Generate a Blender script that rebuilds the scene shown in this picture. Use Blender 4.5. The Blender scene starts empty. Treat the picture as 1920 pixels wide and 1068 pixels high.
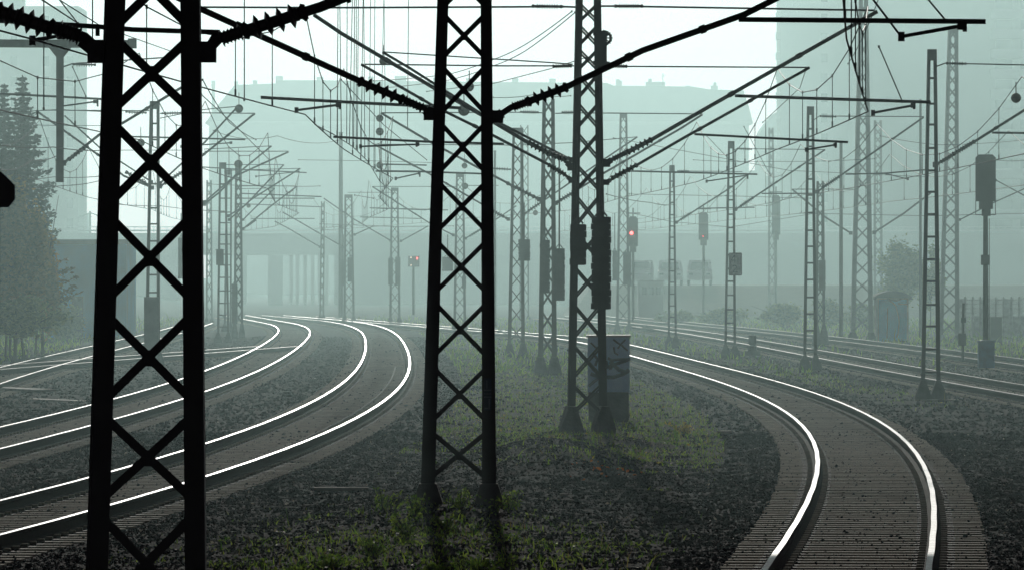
import bpy, math, random
import numpy as np
from mathutils import Vector, Matrix
random.seed(7); rng = np.random.default_rng(11)
C = bpy.context.scene.collection
R = math.radians
# ------------------------------------------------------------------ camera, sky, sun, exposure
F = 12000.0; CX = 960.0; HY = 515.0; CH = 2.7          # focal length in photo pixels, horizon row, eye height over rail
sc = bpy.context.scene
cam = bpy.data.objects.new('camera', bpy.data.cameras.new('camera')); C.objects.link(cam); sc.camera = cam
cam.location = (0, 0, CH); cam.rotation_euler = (R(90), 0, 0)
cam.data.sensor_width = 36; cam.data.lens = F/1920*36; cam.data.shift_y = -(534-HY)/1920
cam.data.clip_start = 0.5; cam.data.clip_end = 6000
SUN_EL, SUN_AZ = R(13), R(-1)                          # azimuth clockwise from +Y
w = bpy.data.worlds.new('World'); sc.world = w; w.use_nodes = True
nt = w.node_tree; bg = nt.nodes['Background']
sky = nt.nodes.new('ShaderNodeTexSky'); sky.sky_type = 'NISHITA'; sky.sun_disc = False
sky.sun_elevation = SUN_EL; sky.sun_rotation = SUN_AZ; sky.dust_density = 1.0; sky.air_density = 1.3; sky.ozone_density = 2.0
hsv = nt.nodes.new('ShaderNodeHueSaturation'); hsv.inputs['Saturation'].default_value = 0.25
nt.links.new(sky.outputs[0], hsv.inputs['Color']); tint = nt.nodes.new('ShaderNodeVectorMath'); tint.operation = 'MULTIPLY'; tint.inputs[1].default_value = (.88, .72, .87)
nt.links.new(hsv.outputs[0], tint.inputs[0]); nt.links.new(tint.outputs[0], bg.inputs['Color'])
bg.inputs['Strength'].default_value = 0.050
sun = bpy.data.objects.new('sun', bpy.data.lights.new('sun', 'SUN')); C.objects.link(sun)
sun.data.energy = 2.6; sun.data.angle = R(0.5); sun.data.color = (1.0, 0.96, 0.88)
d = Vector((math.sin(SUN_AZ)*math.cos(SUN_EL), math.cos(SUN_AZ)*math.cos(SUN_EL), math.sin(SUN_EL)))
sun.rotation_euler = d.to_track_quat('Z', 'Y').to_euler()
sc.view_settings.view_transform = 'Standard'; sc.view_settings.look = 'None'
sc.view_settings.exposure = -0.93; sc.view_settings.gamma = 1.0; sc.view_settings.use_curve_mapping = False
sc.cycles.max_bounces = 5; sc.cycles.volume_bounces = 0; sc.cycles.use_denoising = True
sc.cycles.sample_clamp_indirect = 4; sc.cycles.use_adaptive_sampling = True; sc.cycles.adaptive_threshold = 0.015
HAZE_D, HAZE_C, HAZE_G = 0.00118, (0.61, 0.885, 0.885), 0.77; SHADE_ROOF_Z1 = 95.0

# ------------------------------------------------------------------ helpers
def P(px, py, z):
    return Vector(((px-CX)/F*z, z, CH+(HY-py)/F*z))
def Zg(py, h=-0.2):
    return (CH-h)*F/(py-HY)
def G(px, py, h=-0.2):
    return P(px, py, Zg(py, h))
class MB:
    def __init__(s): s.v = []; s.f = []; s.mi = []
    def add(s, vs, fs, mi=0):
        n = len(s.v); s.v += [tuple(v) for v in vs]
        for f in fs: s.f.append(tuple(i+n for i in f)); s.mi.append(mi)
    def hexa(s, a, b, mi=0):
        s.add(list(a)+list(b), [(3,2,1,0),(4,5,6,7),(0,1,5,4),(1,2,6,5),(2,3,7,6),(3,0,4,7)], mi)
    def box(s, c, size, rz=0, mi=0, taper=1.0):
        x, y, z = size[0]/2, size[1]/2, size[2]/2; cs, sn = math.cos(rz), math.sin(rz)
        def q(a, b, t): a *= t; b *= t; return (c[0]+a*cs-b*sn, c[1]+a*sn+b*cs)
        s.hexa([(*q(i, j, 1), c[2]-z) for i, j in ((-x,-y),(x,-y),(x,y),(-x,y))],
               [(*q(i, j, taper), c[2]+z) for i, j in ((-x,-y),(x,-y),(x,y),(-x,y))], mi)
    def bar(s, p0, p1, w0, d0, w1=None, d1=None, mi=0):          # w across (in the x-z plane), d along y
        p0, p1 = Vector(p0), Vector(p1); w1 = w0 if w1 is None else w1; d1 = d0 if d1 is None else d1
        a = (p1-p0).normalized(); dy = Vector((0,1,0))
        if abs(a.dot(dy)) > .9: dy = Vector((1,0,0))
        u = a.cross(dy).normalized(); v = u.cross(a).normalized()
        s.hexa([p0-u*w0/2-v*d0/2, p0+u*w0/2-v*d0/2, p0+u*w0/2+v*d0/2, p0-u*w0/2+v*d0/2],
               [p1-u*w1/2-v*d1/2, p1+u*w1/2-v*d1/2, p1+u*w1/2+v*d1/2, p1-u*w1/2+v*d1/2], mi)
    def tube(s, pts, r, n=8, mi=0, cap=True):
        pts = [Vector(p) for p in pts]; rs = r if isinstance(r, (list, tuple)) else [r]*len(pts)
        base = len(s.v); u = None
        for i, p in enumerate(pts):
            t = (pts[min(i+1, len(pts)-1)]-pts[max(i-1, 0)])
            t = t.normalized() if t.length > 1e-9 else Vector((0,0,1))
            if u is None:
                u = t.cross(Vector((0,1,0)) if abs(t.y) < .9 else Vector((0,0,1))).normalized()
            u = (u-t*u.dot(t)).normalized(); v = t.cross(u)
            for k in range(n):
                a = 2*math.pi*k/n; s.v.append(tuple(p+(u*math.cos(a)+v*math.sin(a))*rs[i]))
        for i in range(len(pts)-1):
            for k in range(n):
                k2 = (k+1) % n; s.f.append((base+i*n+k, base+i*n+k2, base+(i+1)*n+k2, base+(i+1)*n+k)); s.mi.append(mi)
        if cap:
            s.f.append(tuple(base+k for k in range(n))[::-1]); s.mi.append(mi)
            s.f.append(tuple(base+(len(pts)-1)*n+k for k in range(n))); s.mi.append(mi)
    def spin(s, p0, p1, prof, n=12, mi=0):                        # profile [(t along axis, radius)]
        p0, p1 = Vector(p0), Vector(p1)
        s.tube([p0+(p1-p0)*t for t, _ in prof], [q for _, q in prof], n, mi)
    def build(s, name, mat, parent=None, origin=None, smooth=False, label=None):
        o = origin if origin is not None else (world_of(parent) if parent else Vector((0,0,0)))
        me = bpy.data.meshes.new(name)
        me.from_pydata([(x-o[0], y-o[1], z-o[2]) for x, y, z in s.v], [], s.f)
        for m in (mat if isinstance(mat, (list, tuple)) else [mat]): me.materials.append(m)
        if any(s.mi): me.polygons.foreach_set('material_index', s.mi)
        if smooth: me.polygons.foreach_set('use_smooth', [True]*len(me.polygons))
        ob = bpy.data.objects.new(name, me); C.objects.link(ob)
        if parent:
            ob.parent = parent
        else: ob.location = o
        if label: ob['label'] = label
        return ob
def world_of(o):
    p = Vector(o.location)
    while o.parent: o = o.parent; p += Vector(o.location)
    return p
def mesh_np(name, v, f, mat, parent=None, smooth=False):
    me = bpy.data.meshes.new(name); v = np.asarray(v, np.float32); f = np.asarray(f, np.int32); k = f.shape[1]
    me.vertices.add(len(v)); me.vertices.foreach_set('co', v.ravel())
    me.loops.add(f.size); me.loops.foreach_set('vertex_index', f.ravel())
    me.polygons.add(len(f)); me.polygons.foreach_set('loop_start', np.arange(0, f.size, k, dtype=np.int32))
    me.polygons.foreach_set('loop_total', np.full(len(f), k, np.int32))
    if smooth: me.polygons.foreach_set('use_smooth', np.ones(len(f), bool))
    me.materials.append(mat); me.update(calc_edges=True)
    ob = bpy.data.objects.new(name, me); C.objects.link(ob)
    if parent: ob.parent = parent
    return ob
def tag(o, label=None, cat=None, group=None, kind=None):
    if label: o['label'] = label
    if cat: o['category'] = cat
    if group: o['group'] = group
    if kind: o['kind'] = kind
    return o
def thing(name, label, cat, loc, group=None):
    o = bpy.data.objects.new(name, None); C.objects.link(o); o.location = Vector(loc); o.empty_display_size = .2
    return tag(o, label, cat, group)

# ------------------------------------------------------------------ materials
def mat(name, col, rough=.7, metal=0., col2=None, scale=8., bump=0., island=0., bscale=None, spec=.5, trans=0.):
    m = bpy.data.materials.new(name); m.use_nodes = True; n = m.node_tree; b = n.nodes['Principled BSDF']
    b.inputs['Roughness'].default_value = rough; b.inputs['Metallic'].default_value = metal
    b.inputs['Specular IOR Level'].default_value = spec
    if trans: b.inputs['Transmission Weight'].default_value = 0
    col2 = col2 or tuple(c*.6 for c in col)
    tc = n.nodes.new('ShaderNodeTexCoord'); no = n.nodes.new('ShaderNodeTexNoise')
    no.inputs['Scale'].default_value = scale; no.inputs['Detail'].default_value = 6
    n.links.new(tc.outputs['Object'], no.inputs['Vector'])
    rp = n.nodes.new('ShaderNodeValToRGB'); rp.color_ramp.elements[0].position = .35; rp.color_ramp.elements[1].position = .65
    rp.color_ramp.elements[0].color = (*col2, 1); rp.color_ramp.elements[1].color = (*col, 1)
    n.links.new(no.outputs['Fac'], rp.inputs['Fac']); out = rp.outputs['Color']
    if island:
        g = n.nodes.new('ShaderNodeNewGeometry'); mr = n.nodes.new('ShaderNodeMapRange')
        mr.inputs['To Min'].default_value = 1-island; mr.inputs['To Max'].default_value = 1+island
        n.links.new(g.outputs['Random Per Island'], mr.inputs['Value'])
        mx = n.nodes.new('ShaderNodeVectorMath'); mx.operation = 'SCALE'
        n.links.new(out, mx.inputs[0]); n.links.new(mr.outputs[0], mx.inputs['Scale']); out = mx.outputs[0]
    n.links.new(out, b.inputs['Base Color'])
    if bump:
        bu = n.nodes.new('ShaderNodeBump'); bu.inputs['Strength'].default_value = bump; bu.inputs['Distance'].default_value = .02
        n2 = n.nodes.new('ShaderNodeTexNoise'); n2.inputs['Scale'].default_value = bscale or scale*3; n2.inputs['Detail'].default_value = 4
        n.links.new(tc.outputs['Object'], n2.inputs['Vector']); n.links.new(n2.outputs['Fac'], bu.inputs['Height'])
        n.links.new(bu.outputs[0], b.inputs['Normal'])
    return m
def leafmat(name, c1, c2, tr=.5):
    m = bpy.data.materials.new(name); m.use_nodes = True; n = m.node_tree; b = n.nodes['Principled BSDF']; o = n.nodes['Material Output']
    g = n.nodes.new('ShaderNodeNewGeometry'); rp = n.nodes.new('ShaderNodeValToRGB')
    rp.color_ramp.elements[0].color = (*c1, 1); rp.color_ramp.elements[1].color = (*c2, 1)
    n.links.new(g.outputs['Random Per Island'], rp.inputs['Fac']); n.links.new(rp.outputs[0], b.inputs['Base Color'])
    b.inputs['Roughness'].default_value = .5
    t = n.nodes.new('ShaderNodeBsdfTranslucent'); n.links.new(rp.outputs[0], t.inputs['Color'])
    mx = n.nodes.new('ShaderNodeMixShader'); mx.inputs[0].default_value = tr
    n.links.new(b.outputs[0], mx.inputs[1]); n.links.new(t.outputs[0], mx.inputs[2]); n.links.new(mx.outputs[0], o.inputs['Surface'])
    return m
M = dict(
 steel=mat('dark_painted_steel', (.035,.038,.038), .55, .0, (.02,.018,.015), 3, .15),
 steel2=mat('weathered_steel', (.07,.075,.07), .6, .0, (.05,.035,.025), 3, .15),
 galv=mat('galvanised_steel', (.26,.29,.29), .55, .1, (.17,.19,.19), 2, .1),
 tubem=mat('cantilever_tube', (.05,.055,.055), .45, .1, (.03,.03,.03), 5),
 ins=mat('glazed_insulator', (.035,.022,.016), .25, 0, (.02,.015,.012), 4),
 wire=mat('copper_wire', (.05,.055,.05), .6, .0, (.03,.035,.03), 1),
 railtop=mat('polished_rail_steel', (.34,.345,.35), .42, 1., (.16,.16,.16), 5),
 railtop3=mat('bright_rail_steel', (.32,.33,.34), .42, 1., (.11,.11,.11), 2.5),
 railtop2=mat('dull_rail_steel', (.15,.15,.15), .45, 1., (.06,.06,.06), 3),
 rust=mat('rail_rust', (.032,.022,.017), .9, 0, (.018,.014,.011), 12, .3, spec=.1),
 sleeper=mat('sleeper_concrete', (.42,.39,.30), .9, 0, (.25,.235,.18), 6, .5, .25, 40, .15),
 sleeper_end=mat('dusty_sleeper_end', (.50,.46,.34), .9, 0, (.28,.26,.19), 5, .5, .25, 40, .15),
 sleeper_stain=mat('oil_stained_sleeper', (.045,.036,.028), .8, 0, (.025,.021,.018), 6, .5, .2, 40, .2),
 stone=mat('ballast_stone', (.030,.033,.037), .85, 0, (.012,.014,.016), 9, .3, .6, 60, .04),
 conc=mat('foundation_concrete', (.10,.10,.09), .9, 0, (.05,.05,.045), 5, .6),
 weight=mat('cast_iron_weight', (.05,.05,.05), .7, 0, (.035,.03,.028), 5, .2),
 cabw=mat('cabinet_paint', (.62,.86,.98), .6, 0, (.50,.74,.92), 4),
 graf=mat('dark_graffiti_paint', (.02,.025,.05), .6, 0, (.03,.03,.06), 9),
 shed=mat('blue_shed_paint', (.06,.62,.95), .7, 0, (.14,.52,.85), 1.5),
 roofd=mat('roofing_felt', (.07,.075,.07), .9, 0, (.10,.10,.09), 6),
 cream=mat('render_cream', (.70,.70,.58), .85, 0, (.34,.35,.30), 2),
 dark=mat('signal_black', (.03,.032,.034), .6, 0, (.02,.02,.022), 3),
 bluebox=mat('blue_cabinet_paint', (.06,.20,.42), .6, 0, (.04,.12,.26), 5),
 signw=mat('sign_plate', (.45,.48,.50), .6, 0, (.17,.19,.2), 8),
 facade=mat('facade_plaster', (.52,.53,.50), .9, 0, (.44,.45,.43), .15),
 facade2=mat('pale_facade', (.55,.57,.53), .9, 0, (.48,.50,.47), .1),
 rooftile=mat('roof_tiles', (.30,.29,.27), .85, 0, (.24,.23,.22), .4),
 glass=mat('window_glass', (.05,.06,.07), .15, 0, (.03,.04,.05), 1),
 balc=mat('balcony_panel', (.75,.76,.74), .8, 0, (.65,.68,.66), .4),
 bark=mat('bark', (.06,.05,.04), .9, 0, (.035,.03,.025), 8, .4),
 carw=mat('white_car_paint', (.75,.77,.77), .35, 0, (.58,.6,.6), 1),
 tyre=mat('rubber', (.02,.02,.02), .9, 0, (.015,.015,.015), 5),
 fence=mat('fence_metal', (.6,.62,.6), .6, 0, (.3,.3,.3), 5),
 wood=mat('weathered_wood', (.22,.2,.17), .8, 0, (.12,.11,.09), 5),
 ball=mat('olive_ball', (.09,.09,.04), .5, 0, (.05,.05,.03), 4),
 needle=leafmat('fir_needles', (.006,.018,.010), (.02,.04,.022), .08),
 leafg=leafmat('green_leaves', (.06,.17,.025), (.36,.50,.08), .6),
 leafy=leafmat('yellow_leaves', (.40,.30,.03), (.6,.5,.08), .55),
 leafd=leafmat('dead_leaves', (.30,.27,.20), (.62,.60,.52), .35),
 leafo=leafmat('orange_leaves', (.40,.09,.01), (.55,.22,.03), .5),
 leafa=leafmat('autumn_leaves', (.12,.12,.02), (.38,.24,.05), .5),
 leafh=leafmat('hedge_leaves', (.08,.13,.03), (.30,.34,.10), .5),
 grass=leafmat('grass_blades', (.06,.20,.02), (.40,.56,.07), .65),
 grassd=leafmat('dry_grass', (.08,.07,.025), (.38,.33,.12), .5),
)
def emis(name, col, s):
    m = bpy.data.materials.new(name); m.use_nodes = True; b = m.node_tree.nodes['Principled BSDF']
    b.inputs['Base Color'].default_value = (*col, 1); b.inputs['Emission Color'].default_value = (*col, 1); b.inputs['Emission Strength'].default_value = s
    return m
M['red'] = emis('red_lamp', (1, .05, .05), 30); M['white'] = emis('white_lamp', (1, .8, .6), 4)
# ------------------------------------------------------------------ tracks (rail picks read off the photo, laid on the rail level)
class Track:
    def __init__(s, left, right, deg, z0, z1, bed=-.2):
        s.bed = bed
        pts = [(Zg(y, 0), (x-CX)/F*Zg(y, 0), +1) for x, y in left]+[(Zg(y, 0), (x-CX)/F*Zg(y, 0), -1) for x, y in right]
        pts = np.array(pts); s.a, s.b = pts[:, 0].min(), pts[:, 0].max(); s.z0, s.z1 = z0, z1
        zz = (pts[:, 0]-s.a)/(s.b-s.a)*2-1; sl = np.zeros(len(pts)); wt = 60/pts[:, 0]
        for _ in range(4):
            s.p = np.polyfit(zz, pts[:, 1]+pts[:, 2]*.7525*np.sqrt(1+sl**2), deg, w=wt)
            sl = np.polyval(np.polyder(s.p), zz)*2/(s.b-s.a)
        s.dp = np.polyder(s.p)
    def x(s, z):
        z = np.asarray(z, float); zc = np.clip(z, s.a, s.b); u = (zc-s.a)/(s.b-s.a)*2-1
        return np.polyval(s.p, u)+(z-zc)*s.dx(z)
    def dx(s, z):
        u = (np.clip(z, s.a, s.b)-s.a)/(s.b-s.a)*2-1
        return np.polyval(s.dp, u)*2/(s.b-s.a)
    def line(s, step, off=0., z0=None, z1=None):
        z = z0 or s.z0; out = []
        while z < (z1 or s.z1):
            m = float(s.dx(z)); n = math.sqrt(1+m*m)
            out.append((float(s.x(z))+off/n, z-off*m/n, m)); z += step/n
        return out
L2 = Track([(0,942),(168,898),(385,828),(476.6,799.3),(514.8,784.7),(573,758.9),(616,735.3),(649.7,712.8),(669.9,688),(678.9,661),(684.5,634),(681,623),(665,614),(634,606),(604.7,601.5)],
           [(0,998),(167,955),(390,885),(480,860),(582,822),(625,799.3),(667.6,780),(712.6,755.5),(748.5,728.5),(767.6,708.3),(772.8,692.6),(767.6,679),(757.5,656.6),(744,627.4),(730.6,617.3),(705.8,609.4),(661,601.6),(613.7,597)], 5, 42, 430, -.185)
L1 = Track([(0,803.7),(173,756.8),(214.6,746.7),(348,708.6),(387.6,695.5),(446.8,665.7),(495,643.8),(521,626),(523,618.4),(499,607.9)],
           [(0,838.7),(170.8,795),(214.6,781.8),(348,742.4),(387.6,731.4),(481.8,696.4),(534,665.7),(578,632.9),(582.6,621.9),(565,608.8),(547.5,604.4)], 5, 50, 430, -.185)
L0 = Track([(0,689),(90,664.5),(175,646.5),(216,638.6),(270,627.4),(299,619.5),(314.6,614)],
           [(0,718),(90,689),(175,668),(216,656.6),(258,643)], 3, 100, 360, -.185)
R1 = Track([(1280,692),(1354.5,713),(1411.4,735.8),(1455,762),(1494.6,790.5),(1516.5,823.4),(1527.5,858.4),(1525,884.7),(1512,932.9),(1481.5,989.8),(1429,1064),(1180,664),(1243,683),(1044,635)],
           [(1280,670),(1367.6,694),(1455,717),(1542.8,742),(1621.7,770.8),(1674,799),(1718,845),(1744,893.5),(1757.5,941.7),(1757.5,994),(1744,1064),(1180,644),(1044,627)], 6, 46, 420, -.21)
R2 = Track([(1920,743),(1766,713),(1534,673),(1418,648.5),(1339,634),(1270,622)],
           [(1920,718.3),(1766,694),(1534,656),(1381,631),(1306,617),(1191,607)], 3, 90, 420, -.19)
R3 = Track([(1920,684.5),(1805.6,670),(1543,634),(1400,619)], [(1920,672),(1805.6,659),(1543,628.5),(1400,614)], 2, 120, 420, -.19)
XO = Track([], [(175,678),(258,670),(337,666),(447,656.6),(548,649)], 2, 180, 245, -.185)
TR = dict(L2=L2, L1=L1, L0=L0, R1=R1, R2=R2, R3=R3, XO=XO)
def rail_mesh(tr, off, z0, z1):
    prof = [(-.031,0),(.031,0),(.034,-.003),(.036,-.04),(.010,-.055),(.010,-.13),(.07,-.148),(.07,-.16),(-.07,-.16),(-.07,-.148),(-.010,-.13),(-.010,-.055),(-.036,-.04),(-.034,-.003)]
    mb = MB(); ln = tr.line(.8, off, z0, z1); n = len(prof)
    for i, (x, z, m) in enumerate(ln):
        q = math.sqrt(1+m*m); j = .0025*math.sin(i*.9+off)
        for a, h in prof: mb.v.append((x+(a+j)/q, z-a*m/q, h))
    for i in range(len(ln)-1):
        for k in range(n):
            k2 = (k+1) % n; mb.f.append((i*n+k, (i+1)*n+k, (i+1)*n+k2, i*n+k2)); mb.mi.append(0 if k in (0,) else 1)
    mb.f.append(tuple(range(n))); mb.mi.append(1)
    return mb
def sleeper_mb(x, z, m, h0, n):
    mb = MB(); a = -math.atan(m)
    jz = rng.normal(0, .0015); q = math.sqrt(1+m*m); e = 1.3+rng.normal(0, .012)
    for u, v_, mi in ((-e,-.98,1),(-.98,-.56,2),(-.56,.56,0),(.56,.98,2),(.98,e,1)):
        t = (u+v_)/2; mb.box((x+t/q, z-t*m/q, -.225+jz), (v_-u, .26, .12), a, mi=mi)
    for s in (-.7525, .7525):                        # rail clips and their coach screws
        for t in (-.11, .11):
            mb.box((x+(s+t)/q, z-(s+t)*m/q, -.15), (.07, .09, .03), a)
    return mb
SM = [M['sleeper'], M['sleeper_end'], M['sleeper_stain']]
def track(key, label, n_parts, zn=None, sleepers=True):
    tr = TR[key]; z0 = zn or tr.z0
    root = thing('railway_track', label, 'railway track', (float(tr.x(z0)), z0, 0), 'curving railway tracks')
    for off in (-.7525, .7525): rail_mesh(tr, off, z0, tr.z1).build('rail', [M['railtop' if key == 'R1' else 'railtop3' if key in ('L2','L1') else 'railtop2'], M['rust']], root)
    ln = tr.line(.6, 0, z0); rest = MB()
    for i, (x, z, m) in enumerate(ln):
        s = sleeper_mb(x, z, m, tr.bed, i)
        vis = abs(x/z*F) < 1100
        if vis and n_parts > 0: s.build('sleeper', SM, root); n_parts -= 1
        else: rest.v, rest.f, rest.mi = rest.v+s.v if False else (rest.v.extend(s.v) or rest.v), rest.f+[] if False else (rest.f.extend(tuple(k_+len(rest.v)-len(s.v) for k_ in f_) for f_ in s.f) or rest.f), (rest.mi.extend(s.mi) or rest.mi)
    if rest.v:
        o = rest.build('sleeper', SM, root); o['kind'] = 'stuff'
    return root
track('R1', 'sleepered track swinging from the lower right corner past the graffiti cabinet', 100)
track('L2', 'track bending sharply rightward of the middle left, nearest to the middle lattice mast', 100)
track('L1', 'second track from the lower left, outside the bending one', 100)
track('L0', 'far left track running along the grassy bank below the firs', 60)
track('R2', 'right-hand track passing behind the feet of the four ladder masts', 60)
track('R3', 'hazy right-hand track in front of the blue shed', 0)
track('XO', 'short crossover track linking the two leftmost tracks', 40)
for key, off, a, b_, l in (('L2', .3, 90, 200, 'thin cable lying between the rails of the sharply bending track'), ('L1', .25, 150, 235, 'thin cable lying between the rails of the second left track')):
    mb = MB(); mb.tube([(x, z, -.15+.01*math.sin(z)) for x, z, m in TR[key].line(2., off, a, b_)], .018, 5); o_ = mb.build('ground_cable', M['wood'], None, Vector((float(TR[key].x(a)), a, -.15))); tag(o_, l, 'cable')
# ------------------------------------------------------------------ ground
def sm(a, b, v):
    t = np.clip((v-a)/(b-a), 0, 1); return t*t*(3-2*t)
_ph = rng.uniform(0, 6.28, (24, 2)); _dr = rng.normal(0, 1, (24, 2))
def fbm(x, z, s):
    r = 0
    for i in range(24):
        k = s*(1.35**(i % 8)); r = r+np.sin(k*(_dr[i, 0]*x+_dr[i, 1]*z)+_ph[i, 0])*(.6**(i % 8))
    return r/4
def trackdist(x, z):
    dmin = np.full(np.shape(x), 1e3); bed = np.full(np.shape(x), -.2)
    for k, t in TR.items():
        ok = (z >= t.z0-3) & (z <= t.z1+3)
        dd = np.where(ok, np.abs(x-t.x(z))/np.sqrt(1+t.dx(z)**2), 1e3)
        bed = np.where(dd < dmin, t.bed, bed); dmin = np.minimum(dmin, dd)
    return dmin, bed
def height(x, z):
    dmin, bed = trackdist(x, z)
    isl = -.25+.05*fbm(x, z, .8)+.03*fbm(x, z*.7, 3.)
    isl = isl+.34*np.exp(-((x-.55)/1.1)**2-((z-98)/9)**2)+.16*np.exp(-((x+.9)/1.3)**2-((z-77)/8)**2)   # gravel heap, mast plinth
    isl = isl+.22*np.exp(-((x-1.35)/1.2)**2-((z-112)/7)**2)
    isl = isl+np.clip((-x-17.5-.02*z)*.12, 0, 3.0)*sm(120, 200, z)                            # bank on the left
    b = bed+.006*fbm(x, z, 6.)
    return np.where(dmin < 50, b+(isl-b)*sm(1.5, 2.5, dmin), isl)
def grassmask(x, z):
    dmin, _ = trackdist(x, z)
    g = np.zeros(np.shape(x))
    xl, xr = L2.x(z), R1.x(z)
    mid = (x > xl+2.2) & (x < xr-2.2)
    n = fbm(x, z*.5, .7)
    g = np.where(mid, sm(94, 108, z+9*n+9*fbm(x, z*.5, 2.2)+(x-1.)*2.5)*sm(-1.1, .3, n+(x-xl-2.2)*.3), g)
    g = np.maximum(g, np.exp(-((x+.9)/1.9)**2-((z-68)/7)**2)*sm(-.6, .1, n+.3))
    rt = (x > xr+2.2) & (x < R2.x(z)-1.9)
    g = np.where(rt, sm(135, 170, z)*sm(-.7, .3, n), g)
    g = np.where(x < L0.x(z)-1.9, 1., g)
    g = np.where(x > R2.x(z)+8, sm(150, 200, z), g)
    g = np.where((x > R3.x(z)+2.), sm(150, 190, z), g)
    g = np.where((x > R2.x(z)+1.9) & (x < R3.x(z)-1.9), .3*sm(180, 230, z), g)
    g = g*sm(-1., .5, fbm(x, z*.6, 2.6)+fbm(z*.8, x, 5.)*.9+.15)
    return g*sm(1.7, 2.3, dmin)
gz = np.concatenate([np.arange(-120, 44, 12.), np.arange(44, 130, .22), np.arange(130, 260, .8), np.arange(260, 460, 3.), np.arange(460, 1341, 20.)])
gx = np.concatenate([np.arange(-220, -62, 20.), np.arange(-62, -15, 1.2), np.arange(-15, 15, .13), np.arange(15, 62, 1.2), np.arange(62, 221, 20.)])
GX, GZ = np.meshgrid(gx, gz); GH = height(GX, GZ)
GH = GH+rng.normal(0, .007, GH.shape)*(GZ < 135)*(np.abs(GX) < 15)
v = np.stack([GX, GZ, GH], -1).reshape(-1, 3)
nx = len(gx); ii, jj = np.meshgrid(np.arange(len(gz)-1), np.arange(nx-1), indexing='ij'); b0 = (ii*nx+jj).ravel()
gm = bpy.data.materials.new('ballast_and_soil'); gm.use_nodes = True; n = gm.node_tree; b = n.nodes['Principled BSDF']
tc = n.nodes.new('ShaderNodeTexCoord'); vo = n.nodes.new('ShaderNodeTexVoronoi'); vo.inputs['Scale'].default_value = 17
n.links.new(tc.outputs['Object'], vo.inputs['Vector'])
rp = n.nodes.new('ShaderNodeValToRGB'); rp.color_ramp.elements[0].color = (.008,.009,.010,1); rp.color_ramp.elements[1].color = (.028,.031,.034,1)
sx = n.nodes.new('ShaderNodeSeparateColor'); n.links.new(vo.outputs['Color'], sx.inputs[0]); n.links.new(sx.outputs[0], rp.inputs[0])
no = n.nodes.new('ShaderNodeTexNoise'); no.inputs['Scale'].default_value = .9; no.inputs['Detail'].default_value = 8; n.links.new(tc.outputs['Object'], no.inputs['Vector'])
so = n.nodes.new('ShaderNodeValToRGB'); so.color_ramp.elements[0].position = .35; so.color_ramp.elements[1].position = .7
so.color_ramp.elements[0].color = (.025,.03,.015,1); so.color_ramp.elements[1].color = (.06,.06,.028,1); n.links.new(no.outputs[0], so.inputs[0])
at = n.nodes.new('ShaderNodeAttribute'); at.attribute_name = 'grass'
mx = n.nodes.new('ShaderNodeMix'); mx.data_type = 'RGBA'; n.links.new(at.outputs['Fac'], mx.inputs[0]); n.links.new(rp.outputs[0], mx.inputs[6]); n.links.new(so.outputs[0], mx.inputs[7])
n.links.new(mx.outputs[2], b.inputs['Base Color']); b.inputs['Roughness'].default_value = .92; b.inputs['Specular IOR Level'].default_value = .05
bu = n.nodes.new('ShaderNodeBump'); bu.inputs['Strength'].default_value = .8; bu.inputs['Distance'].default_value = .03
n.links.new(vo.outputs['Distance'], bu.inputs['Height']); n.links.new(bu.outputs[0], b.inputs['Normal'])
ground = mesh_np('ground', v, np.stack([b0, b0+1, b0+nx+1, b0+nx], 1), gm, smooth=True); tag(ground, kind='structure')
att = ground.data.attributes.new('grass', 'FLOAT', 'POINT'); att.data.foreach_set('value', grassmask(GX, GZ).ravel().astype(np.float32))

def scatter(n, z0, z1, margin=1.4, power=1.0):
    u = rng.random(n); z = (z0**power+(z1**power-z0**power)*u)**(1/power)
    x = rng.uniform(-1, 1, n)*z*.081*margin
    return x, z
def stones(name, n, z0, z1, size, ms, label, bed=False):
    x, z = scatter(n, z0, z1, power=1.2); dm, _ = trackdist(x, z); g = grassmask(x, z)
    on = dm < 1.32
    keep = (rng.random(n) > g*.85) & np.where(on, rng.random(n) < .16, True) & (np.abs(dm-.7525) > .16)
    x, z, on = x[keep], z[keep], on[keep]; h = height(x, z); k = len(x)
    s = size*np.exp(rng.normal(0, .35, k)); s = np.where(on, s*.8, s); h = np.where(on, np.where(rng.random(k) < .5, -.17, h), h)
    o = np.array([(1,0,0),(0,1,0),(-1,0,0),(0,-1,0),(0,0,1),(0,0,-1)], float)
    V = o[None]*s[:, None, None]*rng.uniform(.6, 1.25, (k, 6, 3))+rng.normal(0, .12, (k, 6, 3))*s[:, None, None]
    a = rng.uniform(0, 6.28, k); ca, sa = np.cos(a)[:, None], np.sin(a)[:, None]
    t = rng.normal(0, .5, k); ct, st = np.cos(t)[:, None], np.sin(t)[:, None]
    X, Y, Z = V[..., 0], V[..., 1], V[..., 2]*.75
    Y, Z = Y*ct-Z*st, Y*st+Z*ct; X, Y = X*ca-Y*sa, X*sa+Y*ca
    V = np.stack([X+x[:, None], Y+z[:, None], Z+(h+s*.25)[:, None]], -1).reshape(-1, 3)
    f = np.array([(0,1,4),(1,2,4),(2,3,4),(3,0,4),(1,0,5),(2,1,5),(3,2,5),(0,3,5)])
    Fc = (np.arange(k)[:, None, None]*6+f[None]).reshape(-1, 3)
    o_ = mesh_np(name, V, Fc, ms); tag(o_, label, 'ballast', kind='stuff'); return o_
stones('ballast_stones', 300000, 50, 118, .0155, M['stone'], 'dark crushed stone ballast lying between the tracks')
stones('far_ballast_stones', 110000, 110, 300, .03, M['stone'], 'dark ballast farther off between the tracks')
M['stonel'] = mat('pale_stone', (.30,.30,.29), .45, 0, (.2,.2,.19), 9, 0, .4)
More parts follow.
